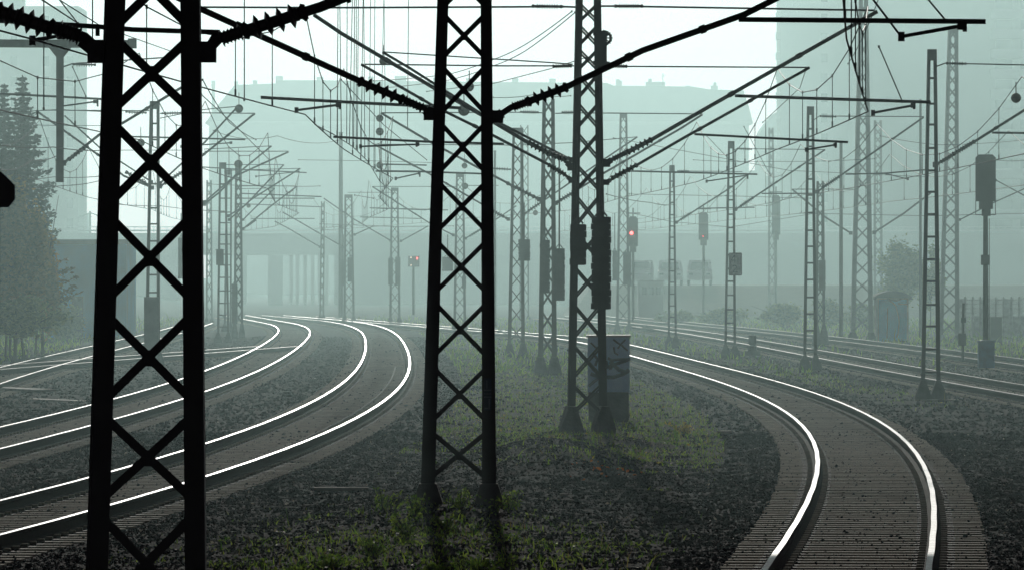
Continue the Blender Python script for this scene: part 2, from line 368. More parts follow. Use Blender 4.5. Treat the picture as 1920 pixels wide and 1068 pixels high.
stones('pale_stones', 2600, 52, 180, .016, M['stonel'], 'scattered pale pebbles and litter on the dark ballast')
def blades(name, n, z0, z1, hmean, wmean, ms, label, sel, power=1.0, thresh=.35):
    x, z = scatter(n, z0, z1, power=power); g = grassmask(x, z); cl = fbm(x, z, 2.2)
    keep = (rng.random(n) < g*sm(-.8, .5, cl)) & sel(x, z)
    x, z, g = x[keep], z[keep], g[keep]; h0 = height(x, z)-.01; k = len(x)
    H = hmean*np.exp(rng.normal(0, .4, k)); W = wmean*rng.uniform(.6, 1.4, k); a = rng.uniform(0, 6.28, k)
    dx, dy = np.cos(a), np.sin(a); lean = rng.normal(0, .45, (2, k))*H
    V = np.zeros((k, 5, 3)); base = np.stack([x, z, h0], -1)
    for i, (s, t) in enumerate(((-1,0),(1,0),(1,.55),(-1,.55),(0,1))):
        ww = W/2*s*(1 if t == 0 else .8)
        V[:, i, 0] = x+dx*ww+lean[0]*t**2; V[:, i, 1] = z+dy*ww+lean[1]*t**2; V[:, i, 2] = h0+H*t*(1-.15*t)
    q = np.arange(k)[:, None]*5
    Fc = np.concatenate([q+np.array([[0,1,2]]), q+np.array([[0,2,3]]), q+np.array([[3,2,4]])])
    o_ = mesh_np(name, V.reshape(-1, 3), Fc, ms); tag(o_, label, 'grass', kind='stuff'); return o_
T_ = lambda x, z: np.ones(len(x), bool)
blades('grass', 190000, 85, 210, .075, .016, M['grass'], 'short green grass covering the strips between the tracks', T_, 1.3)
blades('dry_grass', 40000, 60, 190, .11, .012, M['grassd'], 'thin dry yellowish grass among the green strips', T_, 1.3)
blades('far_grass', 75000, 190, 430, .22, .05, M['grass'], 'hazy grass on the distant verges', T_, 1.0)
blades('near_weeds', 100000, 54, 86, .06, .012, M['grass'], 'low dark weeds at the foot of the middle lattice mast', T_, 1.0)
def leaf_cloud(pts, size, nrm=None, flat=.6):
    pts = np.asarray(pts); k = len(pts); s = size*rng.uniform(.6, 1.4, k)
    u = rng.normal(0, 1, (k, 3)); u[:, 2] *= flat; u /= np.linalg.norm(u, axis=1)[:, None]
    w_ = rng.normal(0, 1, (k, 3)); v_ = np.cross(u, w_); v_ /= np.linalg.norm(v_, axis=1)[:, None]
    V = np.stack([pts-u*s[:, None], pts+v_*s[:, None]*.5, pts+u*s[:, None], pts-v_*s[:, None]*.5], 1).reshape(-1, 3)
    return V, (np.arange(k)[:, None]*4+np.arange(4)[None])
def leaf_stuff(name, label, n, z0, z1, size, ms, fn):
    x, z = scatter(n, z0, z1); keep = rng.random(n) < fn(x, z); x, z = x[keep], z[keep]
    h = height(x, z)+rng.uniform(0, .05, len(x))
    V, Fc = leaf_cloud(np.stack([x, z, h], -1), size); o = mesh_np(name, V, Fc, ms); tag(o, label, 'leaves', kind='stuff')
leaf_stuff('weed_leaves', 'small green leaves of ground weeds around the mast feet', 90000, 56, 130, .022, M['leafg'], lambda x, z: grassmask(x, z)*.6)
leaf_stuff('fallen_leaves', 'yellow leaves fallen in the grass round the third mast', 30000, 92, 190, .03, M['leafy'], lambda x, z: grassmask(x, z)*.09)
def blob(px, py, sx, sz):
    c = G(px, py); return lambda x, z: np.exp(-((x-c.x)/sx)**2-((z-c.y)/sz)**2)*.6
leaf_stuff('pale_leaf_litter', 'scattered pale dead leaves and scraps on the ballast and weeds', 9000, 56, 130, .022, M['leafd'], lambda x, z: .12+.3*grassmask(x, z))
leaf_stuff('orange_leaf_litter', 'patch of orange fallen leaves on the dark ballast', 12000, 75, 105, .035, M['leafo'], blob(1130, 893, .32, 2.2))
# ------------------------------------------------------------------ masts
def lerp(a, b, t): return a+(b-a)*t
def mast(name, label, z, top, bot, legw, H, kind='x', marks=None, n=12, depth=.22, mt='steel', group='overhead line masts', found=.55, barw=.07, yaw=0., stepup=1.12, four=False, foot=None, cap=False):
    """top/bot: (row, left column, right column) of the outer leg edges in the photo; legw: leg width in metres bottom, top"""
    m = M[mt]; ht = CH+(HY-top[0])/F*z; hb_ = CH+(HY-bot[0])/F*z
    X = lambda px: (px-CX)/F*z
    def edge(h):
        t = (h-hb_)/(ht-hb_); return lerp(X(bot[1]), X(top[1]), t), lerp(X(bot[2]), X(top[2]), t)
    hg = float(height(np.array([(X(bot[1])+X(bot[2]))/2]), np.array([z]))[0])
    h0 = hb_ if foot is None else foot
    h0 = max(h0, hg+.12); l0, r0 = edge(h0); l1, r1 = edge(H); cx = (l0+r0)/2
    root = thing(name, label, 'mast', (cx, z, hg), group)
    lw = lambda h: lerp(legw[0], legw[1], max(0, min(1, (h-h0)/(H-h0))))
    cs, sn = math.cos(yaw), math.sin(yaw)
    def q(x, y, h): x -= cx; return (cx+x*cs-y*sn, z+x*sn+y*cs, h)
    D = depth
    for sd in (-1, 1):
        mb = MB(); a = l0 if sd < 0 else r0; c = l1 if sd < 0 else r1; tk = .014
        mb.bar(q(a-sd*tk/2, 0, h0), q(c-sd*tk/2, 0, H), tk, D)                              # web
        for yy in (-D/2+tk/2, D/2-tk/2):                                                    # flanges
            wa, wc = legw[0]-tk, legw[1]-tk
            mb.bar(q(a-sd*(tk+wa/2), yy, h0), q(c-sd*(tk+wc/2), yy, H), wa, tk, wc, tk)
        mb.build('leg', m, root)
    br = MB()
    if kind == 'ladder':
        for h in marks:
            l, r = edge(h); rg = MB(); rg.box(q((l+r)/2, 0, h), (r-l-.03, D-.03, barw), yaw); rg.build('rung', m, root)
        l, r = edge(H-.12); br.box(q((l+r)/2, 0, H-.13), (r-l-.03, D+.02, .26), yaw)
    else:
        hs = marks
        if hs is None:
            hs = [h0]; st = (H-h0)/n; wts = [stepup**(-i*12/n*.35) for i in range(n)]; tot = sum(wts)
            for i in range(n): hs.append(hs[-1]+wts[i]/tot*(H-h0))
        for a, b_ in zip(hs[:-1], hs[1:]):
            la, ra = edge(a); lb, rb = edge(b_); g = (b_-a)*.06
            for yy in ((-1, 1) if D > .12 else (0,)):
                y0 = yy*(D/2-.022)
                br.bar(q(la+lw(a)*.5, y0, a+g), q(rb-lw(b_)*.5, y0, b_-g), barw, .010)
                br.bar(q(ra-lw(a)*.5, y0+(.011 if yy < 0 else -.011), a+g), q(lb+lw(b_)*.5, y0+(.011 if yy < 0 else -.011), b_-g), barw, .010)
            if D < .3 and barw > .052:
                l, r = edge((a+b_)/2); br.box(q((l+r)/2, -D/2+.008, (a+b_)/2), (barw*1.5, .008, barw*1.9), yaw)
            if four:
                for sx_ in (la+.02, ra-.02): br.bar(q(sx_, -D/2+.05, a+g), q(sx_+(lb-la), D/2-.05, b_-g), .012, barw)
        if cap:
            l, r = edge(H); br.box(q((l+r)/2, 0, H-.1), (r-l, D+.01, .2), yaw)
    br.build('head_plate' if kind == 'ladder' else 'lattice_bracing', m, root)
    if found:
        for sd in (-1, 1):
            fm = MB()
            x = l0+legw[0]*.5 if sd < 0 else r0-legw[0]*.5
            a, b_, hh = .34, found, h0-.004
            lo = min(hg-.15, h0-.3)
            cs_ = [(-1,-1),(1,-1),(1,1),(-1,1)]
            mid = lo+(hh-lo)*.45
            fm.hexa([q(x+i*b_*.42, j*b_*.5, lo) for i, j in cs_], [q(x+i*b_*.36, j*b_*.42, mid) for i, j in cs_])
            fm.hexa([q(x+i*b_*.36, j*b_*.42, mid) for i, j in cs_], [q(x+i*legw[0]*.62, j*(D*.55+.03), hh) for i, j in cs_])
            fm.build('foundation', M['conc'], root)
    return root, edge
def hrow(py, z): return CH+(HY-py)/F*z
ZA, ZB, ZC, ZD, ZE = 50., 78., 110., 188., 231.
mk = [hrow(y, ZA) for y in (1165, 950, 765, 576, 393, 218, 62, -95, -260)]
mast('lattice_mast', 'nearest and largest black lattice mast, left of centre foreground', ZA, (0,198,375), (1068,163,386), (.165,.15), 6.9, 'x', mk, depth=.26, barw=.066, found=.6, yaw=R(3), foot=.25)
mk = [hrow(y, ZB) for y in (905, 800, 678, 558, 443, 333, 222, 117, 20, -75)]
mast('lattice_mast', 'second nearest lattice mast with a small blue sticker low on its right leg', ZB, (0,820,922), (880,790,930), (.17,.13), 7.0, 'x', mk, depth=.22, barw=.055, found=.5, foot=hrow(905, ZB))
mk = [hrow(y, ZC) for y in (782, 715, 640, 565, 495, 430, 362, 305, 245, 190, 135, 90, 45, 5, -40, -80)]
mast('lattice_mast', 'third lattice mast beside the graffiti cabinet, carrying two dark tension weights', ZC, (0,1080,1126), (740,1065,1137), (.105,.09), 8.2, 'x', mk, depth=.4, barw=.034, found=.5, yaw=R(7), four=True, foot=hrow(760, ZC))
mast('lattice_mast', 'fourth lattice mast right behind the third one\'s left side, with two grey weights', ZD, (190,1017,1040), (668,1009,1044), (.13,.09), hrow(186, ZD), 'x', None, 13, .3, 'steel2', found=.5, barw=.036, foot=hrow(668, ZD), yaw=R(6))
mast('lattice_mast', 'grey lattice mast left of the two-weight one, with one square weight on its right', ZE, (240,961,981), (642,952,984), (.13,.09), hrow(240, ZE), 'x', None, 14, .3, 'steel2', found=.5, barw=.036, foot=hrow(642, ZE), cap=True)
mast('lattice_mast', 'hazy lattice mast seen through the frame of the second nearest mast', 320, (325,855,870), (606,850,874), (.13,.09), hrow(325, 320), 'x', None, 13, .3, 'steel2', found=.5, barw=.036, foot=hrow(606, 320), cap=True)
mast('lattice_mast', 'faint lattice mast just left of the second nearest mast, where the track curves', 372, (352,733,747), (594,730,751), (.13,.10), hrow(352, 372), 'x', None, 12, .3, 'steel2', found=.5, barw=.036, foot=hrow(594, 372), cap=True)
mast('lattice_mast', 'faint lattice mast above the bend of the middle track', 382, (365,646,661), (592,644,665), (.13,.10), hrow(365, 382), 'x', None, 12, .3, 'steel2', found=.5, barw=.036, foot=hrow(592, 382), cap=True)
mast('lattice_mast', 'palest slim lattice mast in front of the bridge piers', 410, (378,602,609), (588,599,608), (.09,.07), hrow(378, 410), 'x', None, 12, .2, 'steel2', found=.4, barw=.05, foot=hrow(588, 410))
mast('lattice_mast', 'hazy lattice mast with aerials on its top, behind the graffiti cabinet', 325, (214,1162,1176), (606,1155,1182), (.13,.10), hrow(214, 325), 'x', None, 16, .3, 'steel2', found=.5, barw=.036, foot=hrow(606, 325), cap=True)
mast('lattice_mast', 'dark close-meshed lattice mast left, above the double bend of the rails', 300, (312,441,453), (606,438,456), (.11,.09), hrow(312, 300), 'x', None, 15, .25, 'steel2', found=.4, barw=.06, foot=hrow(606, 300), cap=True)
mast('lattice_mast', 'very faint lattice mast beside the right edge of the nearest mast', 400, (338,387,397), (596,386,399), (.11,.09), hrow(338, 400), 'x', None, 13, .25, 'steel2', found=.4, barw=.05, foot=hrow(596, 400))
mast('lattice_mast', 'very faint slender lattice mast left of the second nearest mast', 420, (285,975,991), (590,974,992), (.10,.08), hrow(235, 420), 'x', None, 13, .25, 'steel2', found=.4, barw=.05, foot=hrow(590, 420))
def ladder(label, z, top, bot, rows, legw=(.10,.09), **k):
    return mast('ladder_mast', label, z, top, bot, legw, hrow(top[0], z), 'ladder', [hrow(y, z) for y in rows], group='ladder masts', foot=hrow(bot[0], z), **{'depth': .2, 'mt': 'steel', 'found': .5, 'barw': .055, **k})
ladder('nearest ladder mast at the right, dark, with crossbars near its top', 149, (93,1739,1756), (712,1727,1763), [147,195,234,278,320,360,402,444,486,527,571,611,654,697], (.09,.07), barw=.05)
ladder('second ladder mast from the right edge, left of the blue shed', 196, (200,1513,1526), (665,1506,1532), [242,275,307,336,366,399,432,462,493,524,557,588,619,655], (.09,.075))
ladder('ladder mast carrying the white number plate', 226, (265,1365,1377), (645,1358,1380), [300,326,350,375,402,427,453,478,504,527,553,580,605,632], (.085,.07))
ladder('smallest of the four right-hand ladder masts, right of the red signal', 258, (310,1255,1265), (628,1252,1269), [340,360,380,403,424,445,466,487,508,529,551,573,594,618], (.085,.07))
ladder('ladder mast framed by the legs of the nearest mast, with a tall grey guard box', 208, (190,281,299), (655,272,300), [232,262,345,390,420,452,485,515,548,580], (.10,.09), mt='steel2')
ladder('ladder mast with a small box halfway up, left of the double bend', 275, (305,411,424), (622,407,430), [345,372,398,418,440,458,477,497,520,545,568,590,612], (.09,.08), mt='steel2')
ladder('fainter ladder mast immediately right of the one with the small box', 330, (318,424,435), (606,420,434), [345,372,398,418,440,458,477,497,520,545,568,590], (.09,.08), mt='steel2')
def tower(label, z, top, bot, H, n, legw=(.16,.13), **k):
    return mast('lattice_tower', label, z, top, bot, legw, H, 'x', None, n, **{'depth': .6, 'mt': 'galv', 'group': 'galvanised lattice towers', 'found': .7, 'barw': .045, 'four': True, **k})
tower('tallest galvanised lattice tower, rising out of frame left of the blue shed', 285, (0,1611,1627), (622,1595,1637), 17.5, 26, (.19,.15), foot=hrow(622, 285))
tower('galvanised lattice tower right of the nearest ladder mast', 285, (55,1778,1796), (627,1761,1798), hrow(55, 285), 22, (.16,.13), foot=hrow(627, 285), cap=True)
tower('faint slender lattice tower just right of the tallest one', 400, (226,1639,1653), (588,1638,1655), hrow(226, 400), 20, (.13,.1), foot=hrow(588, 400))
tower('ghostly lattice tower far off, left of the second ladder mast', 430, (240,1441,1450), (585,1440,1456), hrow(240, 430), 18, (.12,.1), foot=hrow(585, 430))
def pole(name, label, px, z, ytop, ybot, r, cat='pole', mt='steel2', group=None):
    a = P(px, ytop, z); b_ = P(px, ybot, z); root = thing(name, label, cat, b_, group)
    mb = MB(); mb.tube([b_+Vector((0,0,-.2)), lerp(b_, a, .5), a], [r, r*.9, r*.75], 10); mb.build('shaft', M[mt], root)
    c = MB(); c.spin(a, a+Vector((0,0,.08)), [(0, r*.95), (.6, r*.95), (1, r*.3)], 10); c.build('cap', M[mt], root)
    return root
pole('steel_pole', 'thin grey pole standing left of the tallest lattice tower', 1577, 290, 268, 622, .09)
pole('steel_pole', 'thin pole passing just left of the nearest ladder mast', 1726, 290, 190, 625, .07)
pole('steel_pole', 'pale pole far behind, between the nearest mast and the second one', 639, 420, 250, 590, .16)
pole('steel_pole', 'pale pole right of the second nearest mast\'s right leg', 928, 330, 285, 605, .07)
# ------------------------------------------------------------------ weights and boxes hung on masts
def weight(label, z, x0, x1, y0, y1, rod=None, off=-.28, mt='weight', name='tension_weight', cat='tension weight', group='tension weights hung on the masts'):
    c = P((x0+x1)/2, y1, z); w_ = (x1-x0)/F*z; h = (y1-y0)/F*z
    root = thing(name, label, cat, (c.x, z+off, c.z), group); mb = MB(); k = max(4, int(h/.11)); st = h/k
    for i in range(k):
        mb.box((c.x+(.004 if i % 3 else -.004), z+off, c.z+st*(i+.5)), (w_-(.012 if i % 2 else 0), w_*.8, st*.93))
        mb.box((c.x, z+off, c.z+st*i+st*.5), (w_*.8, w_*.6, st*1.02))
    mb.build('weight_block', M[mt], root)
    r = MB(); top = c.z+h; t2 = hrow(rod, z) if rod is not None else top+.8
    r.tube([(c.x, z+off, top-.02), (c.x, z+off, t2)], .022, 6); r.tube([(c.x-w_*.3, z+off, top+.01), (c.x, z+off, top+.14), (c.x+w_*.3, z+off, top+.01)], .016, 6)
    r.build('hanger_rod', M['tubem'], root); return root
weight('smaller black tension weight on the left leg of the third mast', ZC, 1068, 1099, 421, 497, 250)
weight('tall black tension weight on the right leg of the third mast', ZC, 1108, 1145, 407, 579, 130, -.34)
weight('grey tension weight on the left side of the fourth mast', ZD, 1012, 1031, 450, 549, 330)
weight('lower grey tension weight on the right side of the fourth mast', ZD, 1038, 1059, 466, 563, 300)
weight('square grey tension weight on the fifth lattice mast', ZE, 972, 994, 449, 489, 380)
weight('faint tension weight left of the mast seen through the second nearest mast', 320, 829, 850, 482, 508, 440, -.3, 'steel2')
weight('faint narrow tension weight low on the right of the same hazy mast', 320, 866, 874, 518, 541, 440, -.3, 'steel2')
weight('pale left tension weight on the mast left of the second nearest mast', 372, 728, 737, 484, 534, 430, -.3, 'steel2')
weight('pale right tension weight on the mast left of the second nearest mast', 372, 741, 751, 482, 535, 430, -.3, 'steel2')
weight('pale left tension weight on the mast over the track bend', 382, 640, 648, 489, 536, 440, -.3, 'steel2')
weight('pale right tension weight on the mast over the track bend', 382, 652, 661, 483, 528, 440, -.3, 'steel2')
weight('left hazy tension weight on the aerial-topped mast', 325, 1148, 1157, 470, 526, 400, -.3, 'steel2')
weight('right hazy tension weight on the aerial-topped mast', 325, 1168, 1183, 472, 534, 400, -.3, 'steel2')
weight('dark slim tension weight on the close-meshed mast', 300, 435, 446, 532, 606, 500, -.3, 'steel2')
weight('slim tension weight on the pole mast behind the second ladder mast', 262, 1534, 1547, 488, 544, 405, -.3, 'steel2')
weight('hazy hanging weight close to the nearest mast\'s right leg', 300, 334, 345, 446, 522, 400, 0, 'steel2')
mast('lattice_mast', 'hazy mast just behind the second ladder mast', 262, (340,1531,1545), (608,1529,1547), (.10,.09), hrow(340, 262), 'x', None, 13, .25, 'steel2', found=.5, barw=.036, foot=hrow(608, 262))
mast('lattice_mast', 'hazy mast hidden behind the right leg of the nearest mast', 300, (330,346,360), (612,344,362), (.10,.09), hrow(330, 300), 'x', None, 13, .25, 'steel2', found=.5, barw=.036, foot=hrow(612, 300))
def boxthing(name, label, cat, z, x0, x1, y0, y1, mt, depth=.5, lid=True, off=0., base=None, rz=0.):
    c = P((x0+x1)/2, y1, z); w_ = (x1-x0)/F*z; h = (y1-y0)/F*z
    root = thing(name, label, cat, (c.x, z+off, c.z)); mb = MB(); bv = min(.02, w_*.1)
    mb.box((c.x, z+off, c.z+h/2), (w_, depth, h-bv), rz); mb.box((c.x, z+off, c.z+h/2), (w_-bv, depth-bv, h), rz)
    mb.build('housing', M[mt], root)
    dr = MB(); dr.box((c.x, z+off-depth/2-.006, c.z+h*.5), (w_*.84, .014, h*.86), rz); dr.build('door', M[mt], root)
    if lid:
        l = MB(); l.box((c.x, z+off, c.z+h+.015), (w_+.05, depth+.06, .03), rz); l.box((c.x, z+off, c.z+h+.04), (w_*.8, depth*.8, .02), rz, taper=.6); l.build('lid', M[mt], root)
    return root
boxthing('guard_box', 'tall grey guard box round the foot of the ladder mast behind the nearest mast', 'guard box', 208, 271, 298, 556, 655, 'galv', .5, False, -.02)
boxthing('switch_box', 'small grey box halfway up the left ladder mast', 'switch box', 275, 406, 420, 469, 497, 'steel2', .25, True, -.26)
# pulley gear on the third mast
pg = thing('tensioning_wheel', 'black ratchet wheel and pulley gear high on the right of the third mast', 'tensioning wheel', P(1133, 72, ZC))
mb = MB(); c = P(1134, 72, ZC)
mb.tube([c+Vector((math.cos(a)*.1, -.05, math.sin(a)*.1)) for a in np.linspace(0, 6.283, 25)], .022, 6)
for a in range(8): mb.tube([c+Vector((0,-.05,0)), c+Vector((math.cos(a*.785)*.1, -.05, math.sin(a*.785)*.1))], .012, 5)
for a in range(16): mb.box(c+Vector((math.cos(a*.393)*.118, -.05, math.sin(a*.393)*.118)), (.03,.03,.03))
mb.spin(c+Vector((0,-.11,0)), c+Vector((0,.02,0)), [(0,.04),(1,.04)], 10); mb.build('wheel', M['steel'], pg)
mb = MB(); mb.bar(P(1120, 100, ZC)+Vector((0,-.05,0)), P(1135, 58, ZC)+Vector((0,-.05,0)), .09, .05); mb.bar(P(1112, 64, ZC), P(1140, 66, ZC), .05, .05); mb.bar(P(1112, 118, ZC), P(1143, 120, ZC), .07, .06); mb.build('bracket', M['steel'], pg)
mb = MB(); mb.box(P(1129, 100, ZC)+Vector((.0,-.03,0)), (.16,.1,.62)); mb.build('guide_plate', M['steel'], pg)

# ------------------------------------------------------------------ bracket arms, insulators, wires
def insulator(p0, p1, nd, rd, rr=.03, name='insulator', parent=None):
    mb = MB(); p0, p1 = Vector(p0), Vector(p1); L = (p1-p0).length; a = (p1-p0)/L
    mb.spin(p0, p1, [(0, rr*1.25), (.06, rr*1.6), (.1, rr), (.9, rr), (.94, rr*1.6), (1, rr*1.25)], 10)
    for i in range(nd):
        t = .14+.72*(i+.5)/nd; c = p0+(p1-p0)*t; th = L*.72/nd*.5
        mb.tube([c-a*th*.5, c-a*th*.12, c-a*th*.02, c+a*th*.45], [rr*1.15, rd*.97, rd, rr*1.3], 16)
    return mb.build(name, M['ins'], parent)
def arm(label, z, D, r=.03, ins=None, T=None, Tins=None, Rg=None, S=None, hook=None, dz=-.02, group='bracket arms on the masts', mt='tubem'):
    """D: diagonal strut, T: upper tie, Rg: registration tube, S: steady arm: all read off the photo and set at depth z"""
    r *= 1.12; pts = [P(x, y, z+dz) for x, y in D]; root = thing('bracket_arm', label, 'bracket arm', pts[0], group)
    m = M[mt]
    def along(P_, t):
        L = [(P_[i+1]-P_[i]).length for i in range(len(P_)-1)]; s = t*sum(L)
        for i, l in enumerate(L):
            if s <= l or i == len(L)-1: return P_[i]+(P_[i+1]-P_[i])*(s/l)
            s -= l
    mb = MB(); mb.tube(pts, r, 8)
    for t in (.45, .7): c = along(pts, t); c2 = along(pts, t+.02); mb.tube([c, c2], r*1.35, 8)
    mb.build('diagonal_strut', m, root)
    if ins:
        for (a, b_, nd, rd) in ins: insulator(P(*a, z+dz), P(*b_, z+dz), nd, rd, max(r*1.15, .03), parent=root)
    cl = MB(); cl.box(pts[0], (r*4, .12, r*4)); cl.tube([pts[0], along(pts, .02)], r*1.6, 6); cl.build('hinge', m, root)
    if T:
        t = MB(); tp = [P(x, y, z+dz) for x, y in T]; t.tube(tp, r*.5, 6); t.build('tie_tube', m, root)
        if Tins: insulator(P(*Tins[0], z+dz), P(*Tins[1], z+dz), Tins[2], Tins[3], max(r*.6, .022), parent=root)
    if Rg:
        t = MB(); t.tube([P(x, y, z+dz) for x, y in Rg], r*.8, 6); t.build('registration_tube', m, root)
    if S:
        t = MB(); sp = [P(x, y, z+dz) for x, y in S]; t.tube(sp, r*.6, 6); t.box(sp[0], (r*2, r*2, r*3)); t.box(sp[-1], (r*2.5, r*2, r*2.5)); t.build('steady_arm', m, root)
    if hook:
        t = MB(); t.tube([P(x, y, z+dz) for x, y in hook], r*.7, 6); t.build('drop_bracket', m, root)
    return root
arm('thick arm with four large insulator discs on the left of the nearest mast', ZA, [(186,97),(160,72),(0,22),(-150,-50)], .04, [((150,68),(110,56),5,.06),((100,55),(-8,20),4,.10)], hook=[(150,80),(172,98),(190,104)])
arm('thick arm with four large insulator discs on the right of the nearest mast', ZA, [(386,98),(412,72),(600,14),(760,-50)], .036, [((415,73),(452,60),4,.055),((455,60),(575,22),4,.10)], hook=[(388,92),(402,70),(412,66)])
arm('arm with four large discs rising left from the second nearest mast', ZB, [(806,214),(795,203),(680,155),(369,14),(300,-20)], .034, [((792,203),(758,188),4,.055),((757,188),(672,152),4,.095)], Rg=[(412,61),(250,56),(190,51),(0,39),(-90,34)], S=[(61,76),(116,67)], hook=[(183,50),(183,68)])
arm('arm with four large discs rising right from the second nearest mast', ZB, [(932,219),(958,202),(1065,162),(1205,95),(1395,28),(1475,-12)], .034, [((962,201),(988,192),4,.055),((988,192),(1064,163),4,.095)], Rg=[(1385,37),(1848,41)], S=[(1690,69),(1802,49)], hook=[(1809,41),(1809,60)])
arm('long arm of the third mast reaching up left behind the second mast', ZC, [(1071,313),(1058,300),(987,266),(903,216),(813,165),(640,63),(588,28)], .030, [((1062,301),(1030,288),4,.06),((1030,288),(990,267),4,.075)], T=[(1082,14),(1055,13),(640,15),(380,14)], Tins=((1055,13),(997,12),9,.05), Rg=[(865,203),(812,200),(690,194),(489,183)], S=[(556,207),(634,197)], hook=[(637,193),(637,205)])
arm('lower long arm of the third mast on the left, parallel to the first', ZC, [(1071,338),(1058,327),(1027,308),(903,243),(813,199),(677,121)], .022, [((1060,328),(1028,309),5,.06)], T=[(1076,124),(940,124),(684,121)], Tins=((1072,124),(1036,125),7,.045), Rg=[(945,270),(800,266),(625,257)], S=[(676,275),(783,271)], hook=[(781,265),(781,276)])
arm('thin upper arm of the third mast tipping out above the long ones', ZC, [(1071,300),(900,212),(768,128),(717,98)], .020, None, T=[(1074,121),(1035,118),(720,98)], dz=.25)
arm('long arm of the third mast rising right to the tip by the tallest tower', ZC, [(1137,306),(1150,298),(1222,262),(1330,200),(1645,22)], .030, [((1150,298),(1175,286),4,.05),((1176,286),(1222,262),4,.075)], T=[(1126,12),(1152,12),(1640,20)], Tins=((1152,12),(1206,12),9,.05), Rg=[(1378,180),(1745,192)], S=[(1637,212),(1712,198)], hook=[(1714,191),(1714,205)])
arm('lower right arm of the third mast ending above the second ladder mast', ZC, [(1137,342),(1180,318),(1280,260),(1518,127)], .022, [((1146,335),(1195,309),5,.06)], T=[(1128,124),(1172,125),(1518,127)], Tins=((1176,125),(1140,124),7,.045), Rg=[(1302,252),(1590,267)], S=[(1512,281),(1566,272)], hook=[(1567,266),(1567,278)])
arm('left arm of the fourth mast crossing behind the second nearest mast', ZD, [(1011,374),(945,340),(901,317),(802,264),(714,212)], .030, [((1003,370),(950,343),6,.09)], T=[(1018,212),(975,211),(714,212)], Tins=((1010,211),(975,210),7,.07), Rg=[(905,326),(788,322),(704,321)], S=[(742,335),(786,325)], hook=[(787,322),(787,332)])
arm('right arm of the fourth mast showing beyond the third one', ZD, [(1042,381),(1132,325),(1280,239),(1317,215)], .028, [((1050,376),(1085,355),6,.09)], T=[(1041,213),(1085,212),(1317,214)], Tins=((1053,211),(1085,211),7,.07), Rg=[(1181,321),(1420,327)], S=[(1325,340),(1400,329)], hook=[(1402,326),(1402,336)])
arm('left arm of the fifth mast below the fourth mast\'s arm', ZE, [(953,411),(930,398),(807,327),(701,271)], .028, [((945,407),(915,391),5,.09)], T=[(961,273),(935,272),(701,271)], Tins=((958,318),(925,316),5,.07), Rg=[(800,310),(712,308)])
arm('right arm of the fifth mast rising toward the third one', ZE, [(982,402),(1140,294),(1195,257)], .026, [((990,396),(1020,376),5,.09)], T=[(981,272),(1070,268),(1195,257)], Tins=None)
arm('left arm of the hazy mast seen through the second nearest mast', 320, [(850,441),(805,418),(698,350)], .030, T=[(857,350),(698,350)], Rg=[(840,394),(693,390)])
arm('right arm of the hazy mast seen through the second nearest mast', 320, [(873,447),(940,405),(968,386)], .030, [((880,443),(905,428),5,.08)], T=[(868,348),(935,348)])
arm('left arm of the faint mast left of the second nearest one', 372, [(732,451),(662,410),(607,372)], .032, T=[(735,361),(652,361)], Rg=[(800,394),(693,390)], S=[(665,366),(700,372)])
arm('right arm of the faint mast left of the second nearest one', 372, [(752,452),(803,424)], .032)
arm('left arm of the faint mast over the track bend', 382, [(645,464),(560,415),(530,398)], .032, Rg=[(603,388),(440,382)])
arm('right arm of the faint mast over the track bend', 382, [(665,440),(700,424)], .032, Rg=[(790,410),(675,407)])
arm('left arm of the palest slim mast', 410, [(600,463),(540,428),(515,415)], .035, Rg=[(590,410),(470,410)])
arm('right arm of the nearest ladder mast leaving the frame', 149, [(1754,309),(1775,298),(1830,264),(1922,206),(2000,160)], .028, [((1764,304),(1785,291),3,.05),((1786,290),(1828,265),7,.07)], T=[(1753,126),(1772,119),(2000,124)], Tins=((1774,119),(1812,120),6,.05), Rg=[(1860,249),(1990,251)], mt='tubem')
arm('right arm of the second ladder mast, passing the tallest tower', 196, [(1532,360),(1575,330),(1732,220)], .025, [((1542,352),(1574,331),7,.09)], T=[(1525,226),(1536,218),(1732,219)], Tins=((1537,218),(1568,219),6,.06), Rg=[(1585,327),(1660,325),(1742,318)], S=[(1662,326),(1702,336)])
arm('right arm of the ladder mast with the number plate', 226, [(1379,393),(1412,371),(1547,281)], .026, [((1388,387),(1412,371),7,.09)], T=[(1376,282),(1382,279),(1547,281)], Tins=((1382,279),(1410,280),6,.06), Rg=[(1428,363),(1525,363)])
arm('right arm of the smallest right-hand ladder mast', 258, [(1268,417),(1295,400),(1370,352),(1400,329)], .027, [((1276,412),(1296,399),6,.09)], T=[(1266,325),(1270,321),(1392,322)], Tins=((1270,321),(1292,321),5,.06), Rg=[(1308,391),(1415,389)])
arm('hazy arm on the left side of the tallest lattice tower', 285, [(1595,437),(1547,407),(1485,355)], .035, T=[(1600,355),(1485,355)], mt='steel2')
arm('hazy arm on the right side of the tallest lattice tower', 285, [(1639,436),(1695,400),(1745,362)], .035, mt='steel2')
arm('arm rising right from the ladder mast framed by the nearest mast', 208, [(300,350),(345,320),(382,290),(478,213)], .030, [((308,345),(345,320),6,.09)], T=[(300,213),(380,212),(478,213)], Tins=((303,213),(340,212),6,.07), Rg=[(225,256),(460,262)], S=[(340,275),(433,268)])
arm('steeper arm behind it, tipped by a round ball', 208, [(300,344),(385,266),(443,203)], .026, T=[(300,222),(380,206),(443,200)], dz=.4)
arm('left arm of the ladder mast framed by the nearest mast', 208, [(285,352),(232,330),(190,295),(68,208)], .030, [((280,348),(235,322),6,.09)], T=[(280,208),(80,207)], Tins=((275,212),(235,210),6,.07))
arm('second left arm crossing just above that mast\'s left arm', 208, [(284,341),(190,280),(121,217)], .022, dz=.3)
